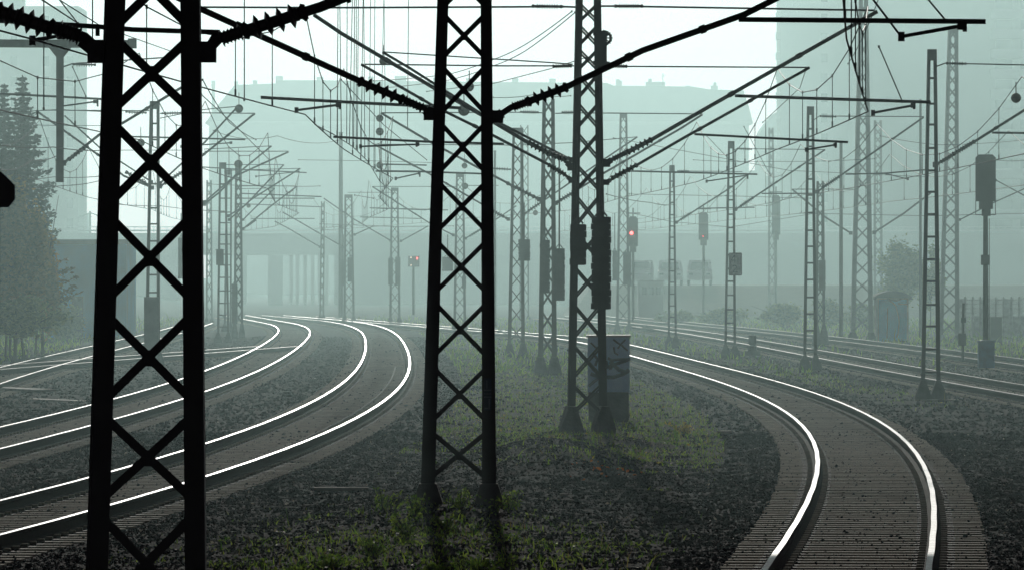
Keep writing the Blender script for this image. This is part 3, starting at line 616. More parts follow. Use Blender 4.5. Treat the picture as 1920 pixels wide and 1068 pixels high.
arm('low arm of the left ladder mast with its tip at the right', 275, [(428,405),(460,385),(532,309)], .028, T=[(423,309),(532,309)], Rg=[(372,313),(450,318),(575,324)], S=[(480,331),(560,322)])
arm('longer low arm of the left ladder mast', 275, [(430,412),(470,375),(563,316)], .028, T=[(423,320),(563,316)], dz=.4)
arm('upper arm over the left ladder mast, its tip farthest right', 250, [(383,383),(410,362),(442,330),(541,285)], .030, T=[(383,284),(541,284)])
arm('upper arm over the left ladder mast, its tip farther left', 250, [(383,379),(450,322),(509,274)], .028, T=[(383,280),(509,274)], dz=.4)
arm('arm of the close-meshed mast pointing up right', 300, [(456,429),(510,385),(556,350)], .030, [((462,425),(480,412),5,.07)], T=[(453,349),(556,349)], Rg=[(453,363),(603,369)])
arm('short arm of the close-meshed mast, steeper than its neighbour', 300, [(456,412),(515,353)], .026, T=[(453,354),(515,353)], Rg=[(440,372),(590,372)], dz=.3)
# stray insulator strings of the far gantry
arm('insulated arm fixed to the hanging post at the left', 170, [(119,306),(190,250),(232,230),(341,164)], .032, [((128,300),(165,272),5,.07)], T=[(118,126),(135,120),(315,108)], Tins=((136,121),(180,122),7,.07), Rg=[(0,176),(118,182),(205,187)], S=[(112,200),(178,191)], hook=[(183,187),(183,200)])

def wire(label, pts, r=.010, cat='wire', name='overhead_wire', group='single wires strung between the masts', sag=0., mt='wire', hang=None):
    p = [P(x, y, z) for x, y, z in pts]; q = []
    for i in range(len(p)-1):
        for k in range(8):
            t = k/8; a = p[i]+(p[i+1]-p[i])*t; a = a-Vector((0, 0, sag*4*t*(1-t))); q.append(a)
    q.append(p[-1]); root = thing(name, label, cat, q[0], group)
    mb = MB(); mb.tube(q, r*1.3, 5); mb.build('conductor', M[mt], root)
    c = MB()
    for e in (q[0], q[-1]): c.box(e, (r*4, r*4, r*5))
    c.build('clamp', M['tubem'], root); return root
def catenary(label, key, sup, hc=5.5, hm_=7.3, st=.28, r=.012, dstep=5.5, zfar=None):
    tr = TR[key]; root = thing('overhead_line', label, 'overhead line', (float(tr.x(sup[0])), sup[0], hc), 'overhead lines above the tracks')
    cw, mw, dr = [], [], []
    for i in range(len(sup)-1):
        a, b_ = sup[i], sup[i+1]; xa = float(tr.x(a))+st*(-1)**i; xb = float(tr.x(b_))+st*(-1)**(i+1); n_ = max(2, int((b_-a)/dstep))
        for k in range(n_+(i == len(sup)-2)):
            t = k/n_; x = lerp(xa, xb, t); z = lerp(a, b_, t); s = 4*t*(1-t)
            cw.append((x, z, hc-.02*s)); mw.append((x, z, hm_-1.15*s*(b_-a)/40))
            if 0 < k < n_: dr.append((x, z, hc-.02*s, mw[-1][2]))
    mb = MB(); mb.tube(cw, r, 5); mb.build('contact_wire', M['wire'], root)
    mb = MB(); mb.tube(mw, r*.9, 5); mb.build('messenger_wire', M['wire'], root)
    for x, z, a, b_ in dr:
        mb = MB(); mb.tube([(x, z, a), (x, z, b_)], .008, 4); mb.box((x, z, a+.05), (.03,.03,.12)); mb.box((x, z, b_), (.03,.03,.06)); mb.build('dropper', M['wire'], root)
catenary('overhead line above the sharply bending track left of the middle', 'L2', [41,76,112,143,186,228,270,312,352,392])
catenary('overhead line above the sleepered track at the right', 'R1', [40,76,110,143,193,232,275,320,360,400])
catenary('overhead line above the second left track', 'L1', [58,95,133,170,208,250,290,330,372,410])
catenary('overhead line above the far left track by the bank', 'L0', [110,150,190,232,275,315,350])
catenary('overhead line above the track behind the ladder masts', 'R2', [100,149,196,226,258,300,340,380,415], st=.2)
catenary('overhead line above the hazy track by the blue shed', 'R3', [125,165,205,245,285,330,375,415], st=.2)
wire('upper of two slack wires drooping left from the third mast\'s top', [(1072,22,ZC),(985,84,120),(925,112,130),(840,140,150),(700,152,180)], .007, sag=.02)
wire('lower of two slack wires drooping left from the third mast\'s top', [(1078,24,ZC),(985,96,120),(930,122,132),(845,150,150),(720,165,180)], .007, sag=.02)
wire('fine wire running to the third mast past the roofline', [(800,172,230),(925,157,200),(1030,130,170),(1100,108,150)], .010)
wire('slanting wire down from the top edge to the steady arm beside the tallest tower', [(1628,-12,ZB),(1690,70,ZB)], .011)
wire('slanting stay wire ending on the long horizontal tube at the upper right', [(1728,-15,ZB),(1774,40,ZB)], .009)
wire('slanting stay wire ending on the tube left of the nearest ladder mast', [(1648,88,ZC),(1692,191,ZC)], .009)
wire('fine wire falling from the top toward the left bracket arm', [(60,-12,ZA),(146,44,ZB)], .006)
wire('fine wire beside it, meeting at the same clamp', [(102,-12,70),(146,44,ZB)], .006)
wire('long fine wire from the upper left corner to the nearest mast', [(95,-10,80),(190,50,90),(330,100,120)], .006)
wire('stay wire slanting down right of the hanging post', [(136,126,170),(161,181,170)], .010)
wire('level feeder wire across the upper part between third mast and right edge', [(1150,259,300),(1480,320,300),(1740,332,300)], .012)
wire('level wire passing behind the signal head at right', [(1500,400,300),(1740,405,300),(1930,400,300)], .012)
wire('slanting wire to the right of the black signal head', [(1867,338,250),(1930,372,250)], .02)
wire('slanting wire rising right below the signal head', [(1800,412,250),(1868,378,250),(1930,350,250)], .02)
wire('level wire crossing the left fir trees', [(0,212,200),(110,206,200),(200,210,200)], .012)
wire('second level wire lower across the firs', [(0,233,240),(110,236,240),(190,236,240)], .010)
wire('gently rising wire left of the hanging post', [(0,318,150),(60,300,170),(118,285,190)], .010, sag=.1)
wire('level thin wire between the nearest mast\'s legs', [(205,282,260),(345,282,260)], .012)
wire('wire sagging between the left masts', [(400,245,230),(520,255,230),(640,262,260)], .008, sag=.2)
wire('faint level wire across the hazy roofs', [(560,300,330),(700,302,330),(830,306,330)], .012)
wire('faint wire low in front of the bridge', [(600,420,380),(740,425,380),(850,424,380)], .014)
wire('faint level wire between the third and second ladder masts', [(1180,364,300),(1380,368,300),(1520,372,300)], .012)
wire('faint slack wire behind the ladder mast with the number plate', [(1160,395,330),(1260,416,330),(1370,426,330),(1530,400,330)], .012)
def pxline(label, con, ytop, xs):
    root = thing('overhead_line', label, 'overhead line', P(*con[0]), 'overhead lines above the tracks')
    mb = MB(); mb.tube([P(*c) for c in con], .012, 5); mb.build('contact_wire', M['wire'], root)
    mb = MB(); mb.tube([P(x+(0 if i % 2 else 4), ytop+(8 if i % 2 else 0), z_) for i, (x, y, z_) in enumerate(con)], .012, 5); mb.build('messenger_wire', M['wire'], root)
    for x, up in xs:
        for a, b_ in zip(con[:-1], con[1:]):
            if min(a[0], b_[0]) <= x <= max(a[0], b_[0]):
                t = (x-a[0])/(b_[0]-a[0]); z_ = lerp(a[2], b_[2], t); y = lerp(a[1], b_[1], t)
                mb = MB(); mb.tube([P(x, y, z_), P(x+up, ytop, z_)], .010, 4); mb.box(P(x, y-6, z_), (.03,.03,.12)); mb.build('dropper', M['wire'], root); break
pxline('overhead line just left of the second mast, its many droppers bunched together', [(590,234,140),(625,252,148),(661,275,162),(690,303,180),(712,340,205),(738,362,230)], -14, [(632,2),(640,-3),(650,1),(655,6),(663,2),(668,0),(670,2),(677,4),(684,-2),(692,3),(701,2),(712,8),(724,-4)])
for l, pts in [('vertical hanging wire left of the hanging post', [(82,-12,110),(82,204,110)]),('vertical hanging wire just left of the second mast', [(766,-12,180),(764,240,180)]),('vertical hanging wire between nearest mast and roofline', [(458,-12,120),(458,188,120)]),
   ("fine stay from the nearest mast's right leg down to the double bend", [(378,178,140),(440,235,170),(505,300,210)]),("fine stay slanting across the third mast's long tubes", [(640,150,150),(720,235,180),(800,300,210)]),
   ('fine slanting wire right of the smallest ladder mast', [(1325,255,230),(1368,300,240)]),('fine slanting wire between two middle ladder masts', [(1395,238,230),(1445,330,240)]),('slanting dark wire left of the second ladder mast', [(1430,230,200),(1500,165,180),(1512,128,170)])]:
    wire(l, pts, .009)
for i, (l, pts) in enumerate([('fine wire from the nearest mast\'s left edge to the hanging post', [(0,272,150),(100,276,160),(200,282,170)]),('fine wire below the left firs\' middle', [(0,338,200),(100,332,205),(190,330,210)]),
   ('slack feeder wire sagging left of the nearest mast', [(0,352,180),(120,348,190),(190,338,200)]),('fine wire crossing behind both legs of the nearest mast', [(190,380,230),(300,386,240),(420,396,250)]),
   ('fine slanting wire from the nearest mast toward the double bend', [(380,150,130),(430,230,170),(480,262,200)]),('level fine wire above the double bend', [(390,345,280),(500,347,280),(600,349,280)]),
   ('thin wire across the upper sky right of the second mast', [(925,183,200),(1000,178,200),(1070,180,200)]),('thin wire low behind the four ladder masts', [(1300,300,260),(1450,303,260),(1640,298,260)]),
   ('long thin wire from the third mast toward the smallest ladder mast', [(1137,364,200),(1220,380,220),(1262,384,240)]),('thin wire between signal head and right edge', [(1865,300,220),(1930,300,220)]),
   ('sagging thin wire in front of the tower block windows', [(1650,255,250),(1760,272,250),(1930,262,250)]),('thin wire rising past the tallest tower to the top edge', [(1590,120,180),(1622,60,160),(1650,-10,140)])]):
    wire(l, pts, .009, sag=.04)
# round weights and balls on the wires
def ball(label, px, py, z, rp_, mt='ball', up=30):
    c = P(px, py, z); r = rp_/F*z; root = thing('wire_ball', label, 'ball', c, 'round balls hanging in the wires')
    mb = MB(); k = 9
    mb.spin(c-Vector((0,0,r)), c+Vector((0,0,r)), [((1-math.cos(math.pi*i/k))/2, max(.01, r*math.sin(math.pi*i/k))) for i in range(k+1)], 16); mb.build('sphere', M[mt], root, smooth=True)
    mb = MB(); mb.spin(c-Vector((0,0,r*.06)), c+Vector((0,0,r*.06)), [(0,r*1.04),(1,r*1.04)], 16); mb.tube([c+Vector((0,0,r*.9)), P(px, py-up, z)], .012, 5); mb.build('clamp_ring', M['steel'], root)
for (l, x, y, z, r) in [('brownish ball near the right edge of the photo',1905,184,130,9.5),('largest ball, hanging between the legs of the second mast',870,207,150,11),('ball above the largest one, at the crossing of two braces',880,163,140,9),
   ('ball high left of the second mast, by the arm tips',719,115,150,8),('upper ball of a pair left of the second mast',712,222,200,7),('lower ball of a pair left of the second mast',712,247,200,7.5),('ball farther down below that pair',712,310,240,6.5),
   ('small ball seen low in the second mast\'s frame',872,349,280,6),('small ball above it in the second mast\'s frame',871,311,270,5.5),('ball at the tip of the steep arm right of the nearest mast',448,204,208,8),('ball lower right, beside the close-meshed mast',447,308,260,8),
   ('ball between the legs of the nearest mast',264,268,208,7.5),('small ball between the fourth and fifth masts',1004,399,300,5),('tiny ball left of the palest mast',466,386,330,4)]:
    ball(l, x, y, z, r)
# ------------------------------------------------------------------ hanging gantry at the left
gt = thing('gantry', 'dark gantry beam with a hanging post, upper left behind the nearest mast', 'gantry', P(-170, 690, 170))
z = 170
mb = MB(); a, b_ = P(-190, 81, z), P(246, 83, z)
for dz_ in (-.14, .14): mb.bar(a+Vector((0,0,dz_*.62)), b_+Vector((0,0,dz_*.62)), .035, .24)
mb.bar(a, b_, .15, .03)
for i in range(12): c = lerp(a, b_, i/11); mb.box(c+Vector((0,-.03,0)), (.03,.18,.15))
mb.build('beam', M['steel2'], gt)
mb = MB(); t_ = P(112.5, 100, z); l_ = P(112.5, 342, z)
mb.bar(l_, t_, .19, .19); mb.bar(t_+Vector((0,0,-.1)), P(112.5, 88.5, z), .2, .16, .62, .16)
mb.box(P(112.5, 87, z)+Vector((0,0,-.02)), (.8,.3,.04)); mb.build('hanging_post', M['steel2'], gt)
mb = MB(); mb.box(P(248, 82, z), (.22,.26,.26)); mb.build('end_plate', M['steel2'], gt)
mb = MB(); mb.bar(P(-175, 700, z), P(-175, 70, z), .3, .3); mb.build('post', M['steel2'], gt)
# ------------------------------------------------------------------ graffiti cabinet
zc = 127.; cb = thing('relay_cabinet', 'pale blue graffiti-covered relay cabinet on a dark plinth behind the third mast', 'cabinet', P(1140, 775, zc))
X0, X1 = P(1102, 0, zc).x, P(1180, 0, zc).x; W_ = X1-X0; cxx = (X0+X1)/2; t0, t1 = hrow(631, zc), hrow(734, zc); pb = hrow(790, zc)
mb = MB(); mb.box((cxx, zc, (t0+t1)/2), (W_, .5, t0-t1)); mb.build('housing', M['cabw'], cb)
mb = MB(); mb.box((cxx, zc, t0+.02), (W_+.05, .56, .04)); mb.build('lid', mat('pale_lid', (.6,.62,.6), .5, 0, (.5,.52,.5)), cb)
mb = MB(); mb.box((cxx, zc, (t1+pb)/2-.002), (W_-.03, .47, t1-pb-.004)); mb.build('plinth', M['conc'], cb)
dr = MB()
for s in (-1, 1): dr.box((cxx+s*W_*.245, zc-.256, (t0+t1)/2), (W_*.47, .012, (t0-t1)*.93))
dro = dr.build('door', M['cabw'], cb); h_ = MB(); h_.box((cxx+.03, zc-.27, (t0+t1)/2), (.02,.02,.12)); h_.build('handle', M['steel'], dro)
g = MB(); yy = zc-.266
def stroke(pts, w_, mb_, sx_=None):
    for i in range(len(pts)-1):
        (x0, y0), (x1, y1) = pts[i], pts[i+1]
        a = Vector((P(x0, y0, zc).x, yy-.0009*len(mb_.f)/6, P(x0, y0, zc).z)); b = Vector((P(x1, y1, zc).x, a.y, P(x1, y1, zc).z)); e = (b-a)*.06
        mb_.bar(a-e, b+e, w_, .0008)
for s, w_ in [([(1150,636),(1158,642),(1166,647),(1176,656)], .035), ([(1172,636),(1164,644),(1158,652)], .03), ([(1140,670),(1146,675),(1150,682),(1144,690),(1138,684),(1136,676)], .05),
             ([(1136,688),(1178,673)], .06), ([(1146,674),(1180,672)], .05), ([(1144,678),(1160,692),(1172,697),(1179,692)], .07), ([(1108,700),(1124,706),(1150,706),(1168,700),(1178,694)], .07),
             ([(1108,642),(1116,650),(1126,655)], .03), ([(1112,662),(1120,672),(1116,684)], .05), ([(1104,722),(1116,712),(1126,706)], .05), ([(1150,650),(1152,660),(1158,664)], .03)]:
    stroke(s, w_, g)
g.build('graffiti', M['graf'], cb)
# ------------------------------------------------------------------ sticker on the second mast
st = thing('sticker', 'blue and pale striped sticker wrapped on the right leg of the second nearest mast', 'sticker', P(914, 765, ZB)+Vector((0,-.125,0)))
ys = ZB-.115
def rect(mb_, x0, x1, y0, y1, z_, t=.003, dy=0.):
    a, b = P(x0, y1, z_), P(x1, y0, z_); mb_.box(((a.x+b.x)/2, z_+dy, (a.z+b.z)/2), (b.x-a.x, t, b.z-a.z))
mb = MB(); rect(mb, 907, 921.5, 708, 768, ZB, .003, -.1135); mb.build('backing', mat('sticker_blue', (.03,.06,.10), .6), st)
mb = MB()
for y0, y1 in ((729,731.5),(736,738),(742,744)): rect(mb, 907.5, 921, y0, y1, ZB, .002, -.1175)
rect(mb, 916, 919, 746, 766, ZB, .002, -.1175); rect(mb, 909, 915.8, 763, 765.5, ZB, .002, -.1175); rect(mb, 912, 914, 712, 727, ZB, .002, -.1175)
mb.build('pale_lettering', mat('sticker_pale', (.18,.24,.28), .6), st)
# ------------------------------------------------------------------ hectometre plate 4 / 2
zs = 226-.25; sg = thing('number_plate', 'pale rectangular plate reading 4 over 2 on a ladder mast', 'sign', P(1378.5, 515.5, zs))
mb = MB(); rect(mb, 1367, 1390.5, 475, 515.5, zs, .03); mb.build('plate', M['signw'], sg)
mb = MB(); 
for r_ in ((1367,1390.5,474,476),(1367,1390.5,514.5,516.5),(1366.2,1367.8,475,515.5),(1389.6,1391.3,475,515.5)): rect(mb, *r_, zs, .04, 0.)
mb.build('frame', M['steel2'], sg)
mb = MB()
def seg(a, b, w_=.035): 
    mb.bar(P(a[0], a[1], zs)+Vector((0,-.018-.0004*len(mb.f)/6,0)), P(b[0], b[1], zs)+Vector((0,-.018-.0004*len(mb.f)/6,0)), w_, .003)
for a, b in (((1377.5,478),(1371,488)),((1371,488),(1380.5,488)),((1377.8,478),(1377.8,493)),((1373.5,500),(1376,497.5)),((1376,497.5),(1380,498)),((1380,498),(1381.5,501)),((1381.5,501),(1374.5,510)),((1374,510),(1383,510))): seg(a, b)
mb.build('digits', M['graf'], sg)
for y in (476.5, 501.5): mb = MB(); rect(mb, 1361, 1380, y, y+2, zs, .03, .06); mb.build('clip_bar', M['steel2'], sg)
# ------------------------------------------------------------------ signals
z = 190.; sg = thing('colour_light_signal', 'tall black signal seen from behind at the right, on a blue box', 'signal', P(1848, 690, z))
def poly_plate(mb_, pts, z_, t, dy=0.):
    n_ = len(pts); f_ = [P(x, y, z_)+Vector((0, dy-t/2, 0)) for x, y in pts]; k_ = [p+Vector((0, t, 0)) for p in f_]
    mb_.add(f_+k_, [tuple(range(n_)), tuple(range(n_, 2*n_))[::-1]]+[((i+1) % n_, i, i+n_, (i+1) % n_+n_) for i in range(n_)])
mb = MB(); poly_plate(mb, [(1829,378),(1867,378),(1867,296),(1861,290),(1835,290),(1829,296)], z, .06); mb.build('signal_board', M['dark'], sg)
mb = MB(); rect(mb, 1836, 1860, 300, 372, z, .22, .15); rect(mb, 1836, 1861, 378, 392, z, .3); rect(mb, 1841, 1857, 392, 405, z, .22); rect(mb, 1845, 1851, 404, 412, z, .2); mb.build('lamp_housing', M['dark'], sg)
mb = MB()
for x in (1829.6, 1866.6): mb.tube([P(x, 378, z), P(x, 403, z)], .012, 6)
mb.tube([P(1829, 403, z), P(1867, 403, z)], .012, 6); mb.build('guard_frame', M['steel'], sg)
mb = MB(); mb.tube([P(1848, 655, z), P(1848, 395, z)], [.085, .07], 12); mb.tube([P(1855, 640, z), P(1855, 410, z)], .012, 5); mb.build('post', M['steel'], sg)
mb = MB(); rect(mb, 1839, 1855, 478, 497, z, .2, -.12); mb.build('junction_box', M['dark'], sg)
boxthing('equipment_box', 'blue equipment box at the foot of the tall black signal', 'box', 188, 1834, 1864, 640, 689, 'bluebox', .4)
boxthing('equipment_cabinet', 'dark grey lineside cabinet right of the tall black signal', 'cabinet', 262, 1857, 1878, 595, 641, 'steel2', .4)
z = 205.; ds = thing('dwarf_signal', 'slender short signal post with a box, left of the tall black signal', 'signal', P(1805, 677, z))
mb = MB(); mb.tube([P(1805, 678, z), P(1805.5, 600, z), P(1807, 568, z)], [.05,.04,.045], 8); mb.build('post', M['steel2'], ds)
mb = MB(); rect(mb, 1797, 1811, 624, 647, z, .2); mb.build('box', M['weight'], ds)
mb = MB(); rect(mb, 1802, 1811, 595, 604, z, .15); mb.build('lamp', M['dark'], ds)
z = 228.; ms = thing('marker_post', 'squat dark marker post between two ladder masts', 'post', P(1411, 660, z))
mb = MB(); c = P(1411, 664, z); mb.spin(c, P(1411, 628, z), [(0,.17),(.45,.15),(.5,.1),(.55,.15),(1,.13)], 10); mb.build('drum', M['weight'], ms)
mb = MB(); mb.box(c+Vector((0,0,.05)), (.55,.4,.16)); mb.build('base', M['conc'], ms)
def farsignal(label, px, z, y0, y1, ybot, w_, lamp=None, red=True):
    s = thing('colour_light_signal', label, 'signal', P(px, ybot, z)); mb = MB()
    poly_plate(mb, [(px-w_, y1),(px+w_, y1),(px+w_, y0+5),(px+w_*.6, y0),(px-w_*.6, y0),(px-w_, y0+5)], z, .08); mb.build('signal_board', M['dark'], s)
    mb = MB(); mb.tube([P(px, ybot, z), P(px, y1-8, z)], .07, 8); mb.build('post', M['steel2'], s)
    mb = MB(); mb.box(P(px, y0-6, z), (w_*3/F*z, .3, .06)); mb.tube([P(px, y0, z), P(px, y0-16, z)], .04, 6); mb.box(P(px, y1+4, z), (w_*1.3/F*z, .5, .4)); mb.build('ladder_platform', M['steel2'], s)
    if lamp:
        mb = MB(); c = P(lamp[0], lamp[1], z)+Vector((0,-.16,0)); mb.spin(c, c+Vector((0,.1,0)), [(0,lamp[2]),(1,lamp[2])], 12); mb.build('lit_lamp', M['red' if red else 'white'], s)
        mb = MB(); mb.tube([c+Vector((math.cos(a)*lamp[2]*1.3, -.12, max(-.2,math.sin(a))*lamp[2]*1.3)) for a in np.linspace(-.4, 3.54, 9)], .02, 5); mb.build('hood', M['dark'], s)
farsignal('hazy signal glowing red behind the third mast', 1187, 345, 406, 462, 600, 9, (1184,437,.085))
farsignal('hazy signal with a faint red lamp between two ladder masts', 1319, 380, 398, 450, 598, 9, (1318,443,.02))
farsignal('hazy unlit signal on the ghostly lattice tower', 1455, 420, 366, 440, 590, 8)
z = 400.; hs = thing('lamp_cluster', 'three small white and red lamps glowing in the haze', 'lamps', P(772, 500, z))
mb = MB(); poly_plate(mb, [(765,500),(786,500),(786,480),(765,480)], z, .1, .2); mb.build('backplate', M['steel2'], hs)
for x, y, mm in ((770.5,483,'white'),(782,484,'red'),(770.5,497,'white')):
    mb = MB(); c = P(x, y, z); mb.spin(c, c+Vector((0,.12,0)), [(0,.035),(1,.035)], 10); mb.build('lit_lamp', M[mm], hs)
mb = MB(); mb.tube([P(775, 590, z), P(775, 500, z)], .08, 8); mb.build('post', M['steel2'], hs)
# octagonal board at the left edge
z = 66.; ob = thing('octagonal_board', 'black octagonal board cut by the left edge of the photo', 'sign', P(-6, 700, z))
mb = MB(); poly_plate(mb, [(-16,322),(2,322),(28,348),(28,374),(16,389),(-28,389),(-42,374),(-42,348)], z, .05); mb.build('board', M['dark'], ob)
mb = MB(); mb.tube([P(-8, 1060, z), P(-8, 330, z)+Vector((0,.06,0))], .04, 8); mb.build('post', M['steel'], ob)
# ------------------------------------------------------------------ blue shed
z = 285.; sh = thing('shed', 'small blue lineside shed with a curved felt roof', 'shed', P(1674, 634, z))
a, b = P(1644, 640, z), P(1704, 556, z); wx = b.x-a.x; hx = b.z-a.z; cx_ = (a.x+b.x)/2
mb = MB(); mb.box((cx_, z+1, a.z+hx/2), (wx, 2.0, hx)); mb.build('wall', M['cream'], sh)
mb = MB(); mb.box((cx_, z-.02, a.z+hx*.47), (wx*.86, .05, hx*.94)); do = mb.build('door', M['shed'], sh)
mb = MB(); stz = z-.05
for s in ([(1664,577),(1664,604),(1663,634)], [(1663,560),(1672,566),(1679,572),(1683,586),(1686,602),(1684,624),(1681,632)], [(1684,569),(1692,570),(1702,570)], [(1666,561),(1680,563),(1690,560)]):
    for i in range(len(s)-1): mb.bar(P(*s[i], stz)+Vector((0,-.001*len(mb.f),0)), P(*s[i+1], stz)+Vector((0,-.001*len(mb.f),0)), .07, .004)
mb.build('graffiti', M['graf'], sh)
mb = MB(); k = 12; pr = [(P(1639+70*i/k, 0, z).x, hrow(556-11*math.sin(math.pi*i/k)**.8, z)) for i in range(k+1)]
vv = [(x, z-.3, h) for x, h in pr]+[(x, z+2.4, h) for x, h in pr]+[(x, z-.3, h-.13) for x, h in pr]+[(x, z+2.4, h-.13) for x, h in pr]; n_ = k+1
ff = [(i, i+1, i+1+n_, i+n_) for i in range(k)]+[(i+2*n_, i+3*n_, i+1+3*n_, i+1+2*n_) for i in range(k)]+[(i, i+2*n_, i+1+2*n_, i+1) for i in range(k)]+[(i+n_, i+1+n_, i+1+3*n_, i+3*n_) for i in range(k)]+[(0,n_,3*n_,2*n_),(k,k+2*n_,k+3*n_,k+n_)]
mb.add(vv, ff); mb.add([(x, z-.02, h-.1) for x, h in pr]+[(pr[0][0]+.1, z-.02, b.z-.05), (pr[-1][0]-.1, z-.02, b.z-.05)], [tuple(list(range(n_))+[n_+1, n_])]); mb.build('roof', M['roofd'], sh)
# ------------------------------------------------------------------ fence right
z = 300.; fe = thing('fence', 'pale mesh fence with posts at the right edge behind the signal', 'fence', P(1860, 630, z))
for i in range(13):
    mb = MB(); x = 1795+i*14.5; mb.tube([P(x, 640, z), P(x, 556, z)], .045, 6); mb.build('post', M['fence'], fe)
for i in range(12):
    mb = MB(); x = 1795+i*14.5; x2 = x+14.5
    for k in range(9): y = 562+k*8; mb.bar(P(x, y, z), P(x2, y, z), .03, .02)
    for k in range(1, 6): xx = lerp(x, x2, k/6); mb.bar(P(xx, 632, z-.03), P(xx, 560, z-.03), .02 if i % 3 else .05, .02)
    if i in (2, 4, 7, 8): mb.box(P((x+x2)/2, 612, z+.05), (.22,.03,1.0))
    mb.build('mesh_panel', M['fence'], fe)
# ------------------------------------------------------------------ road bridge, embankment and cars
z = 640.; bg_ = thing('road_bridge', 'long pale road bridge crossing the whole view in the haze', 'bridge', P(800, 590, z))
def pxbox(mb_, x0, x1, y0, y1, z_, dep, dy=0.):
    a, b = P(x0, y1, z_), P(x1, y0, z_); mb_.box(((a.x+b.x)/2, z_+dep/2+dy, (a.z+b.z)/2), (b.x-a.x, dep, b.z-a.z))
mb = MB(); pxbox(mb, -250, 2100, 437, 470, z, 9); pxbox(mb, -250, 2100, 470, 478, z, 6, 1.5); mb.build('deck', M['facade2'], bg_)
mb = MB(); pxbox(mb, -250, 2100, 431, 434, z-.1, .12); pxbox(mb, -250, 2100, 425, 426.5, z-.05, .06)
for x in range(-240, 2100, 12): pxbox(mb, x, x+1.2, 425.5, 436, z-.04, .05)
mb.build('railing', M['balc'], bg_)
for x0, x1 in [(440,458),(500,527),(541,547),(553,559),(566,572),(580,586),(595,601),(607,613),(625,650)]:
    mb = MB(); pxbox(mb, x0, x1, 478, 600, z, 1.2, 2.+(x0 % 7)*.5); mb.build('pier', M['facade'], bg_)
mb = MB(); pxbox(mb, 655, 1130, 478, 600, z, 8.2, .4); mb.build('abutment', M['facade'], bg_)
mb = MB(); pxbox(mb, 1130, 2100, 478, 600, z, 7.8, .8); mb.build('retaining_wall', M['facade2'], bg_)
mb = MB(); pxbox(mb, -250, 330, 478, 600, z, 8.2, .4); mb.build('abutment', M['facade'], bg_)
em = MB(); z = 440.; a, b = P(1110, 0, z).x, P(2400, 0, z).x
em.hexa([(a-2, z-16, -.6), (b, z-16, -.6), (b, z+38, -.6), (a-2, z+38, -.6)], [(a, z, 1.95), (b, z, 1.95), (b, z+38, 1.95), (a, z+38, 1.95)])
eo = em.build('embankment', mat('bank_grass', (.06,.08,.03), .9, 0, (.04,.06,.02), 1)); tag(eo, kind='structure')
def car(label, x0, x1, ytop, z, mt):
    x, x2 = P(x0, 0, z).x, P(x1, 0, z).x; L = 4.3; b0_ = 1.95; H_ = hrow(ytop, z)-b0_; cx = (x+x2)/2
    s = thing('parked_car', label, 'car', (cx, z, b0_), 'cars parked on the embankment')
    pr = [(-.5,.22),(-.5,.5),(-.46,.58),(-.3,.63),(-.18,.95),(-.1,1.),(.22,1.),(.32,.93),(.43,.62),(.5,.55),(.5,.22)]
    mb = MB(); n_ = len(pr); f_ = [(cx+a*L, z-.85+(.1 if h > .7 else 0), b0_+h*H_) for a, h in pr]; k_ = [(cx+a*L, z+.85-(.1 if h > .7 else 0), b0_+h*H_) for a, h in pr]
    mb.add(f_+k_, [tuple(range(n_)), tuple(range(n_, 2*n_))[::-1]]+[((i+1) % n_, i, i+n_, (i+1) % n_+n_) for i in range(n_)]); mb.build('body', M[mt], s)
    mb = MB(); 
    for u, v_ in ((-.26,-.03),(.0,.27)): mb.hexa([(cx+u*L, z-.83, b0_+.64*H_), (cx+v_*L, z-.83, b0_+.64*H_), (cx+v_*L, z-.7, b0_+.64*H_), (cx+u*L, z-.7, b0_+.64*H_)], [(cx+(u+.06)*L, z-.76, b0_+.92*H_), (cx+(v_-.02)*L, z-.76, b0_+.92*H_), (cx+(v_-.02)*L, z-.7, b0_+.92*H_), (cx+(u+.06)*L, z-.7, b0_+.92*H_)])
    mb.build('side_window', M['glass'], s)
    mb = MB(); mb.hexa([(cx-.305*L, z-.62, b0_+.66*H_), (cx-.305*L, z+.62, b0_+.66*H_), (cx-.29*L, z+.62, b0_+.66*H_), (cx-.29*L, z-.62, b0_+.66*H_)], [(cx-.198*L, z-.56, b0_+.93*H_), (cx-.198*L, z+.56, b0_+.93*H_), (cx-.18*L, z+.56, b0_+.93*H_), (cx-.18*L, z-.56, b0_+.93*H_)]); mb.build('windscreen', M['glass'], s)
    for u in (-.3, .3):
        for v_ in (-.86, .68):
            mb = MB(); mb.spin((cx+u*L, z+v_, b0_+.3), (cx+u*L, z+v_+.18, b0_+.3), [(0,.28),(.1,.31),(.9,.31),(1,.28)], 16); mb.build('wheel', M['tyre'], s)
    for v_ in (-.6, .6): mb = MB(); mb.box((cx-.505*L, z+v_, b0_+.46*H_), (.04,.28,.14)); mb.build('headlight', M['glass'], s)
    s.rotation_euler = (0, 0, R(88))
car('white car nearest the left of the row on the embankment', 1183, 1223, 488, 446, 'carw')
car('white car behind the smallest ladder mast', 1237, 1277, 489, 446, 'carw')
car('white car at the right end of the row on the embankment', 1292, 1332, 488, 446, 'carw')
# pale low building with windows behind the embankment foot
lb = thing('depot_building', 'low pale blue-grey building at the foot of the embankment', 'building', P(1222, 600, 415))
mb = MB(); pxbox(mb, 1198, 1244, 528, 602, 415, 6); mb.build('wall', M['facade2'], lb)
mb = MB(); pxbox(mb, 1196, 1246, 525, 528, 414.5, 7); mb.build('roof', M['rooftile'], lb)
for i in range(3):
    mb = MB(); pxbox(mb, 1204+i*13, 1212+i*13, 538, 552, 414.9, .15); mb.build('window', M['glass'], lb)
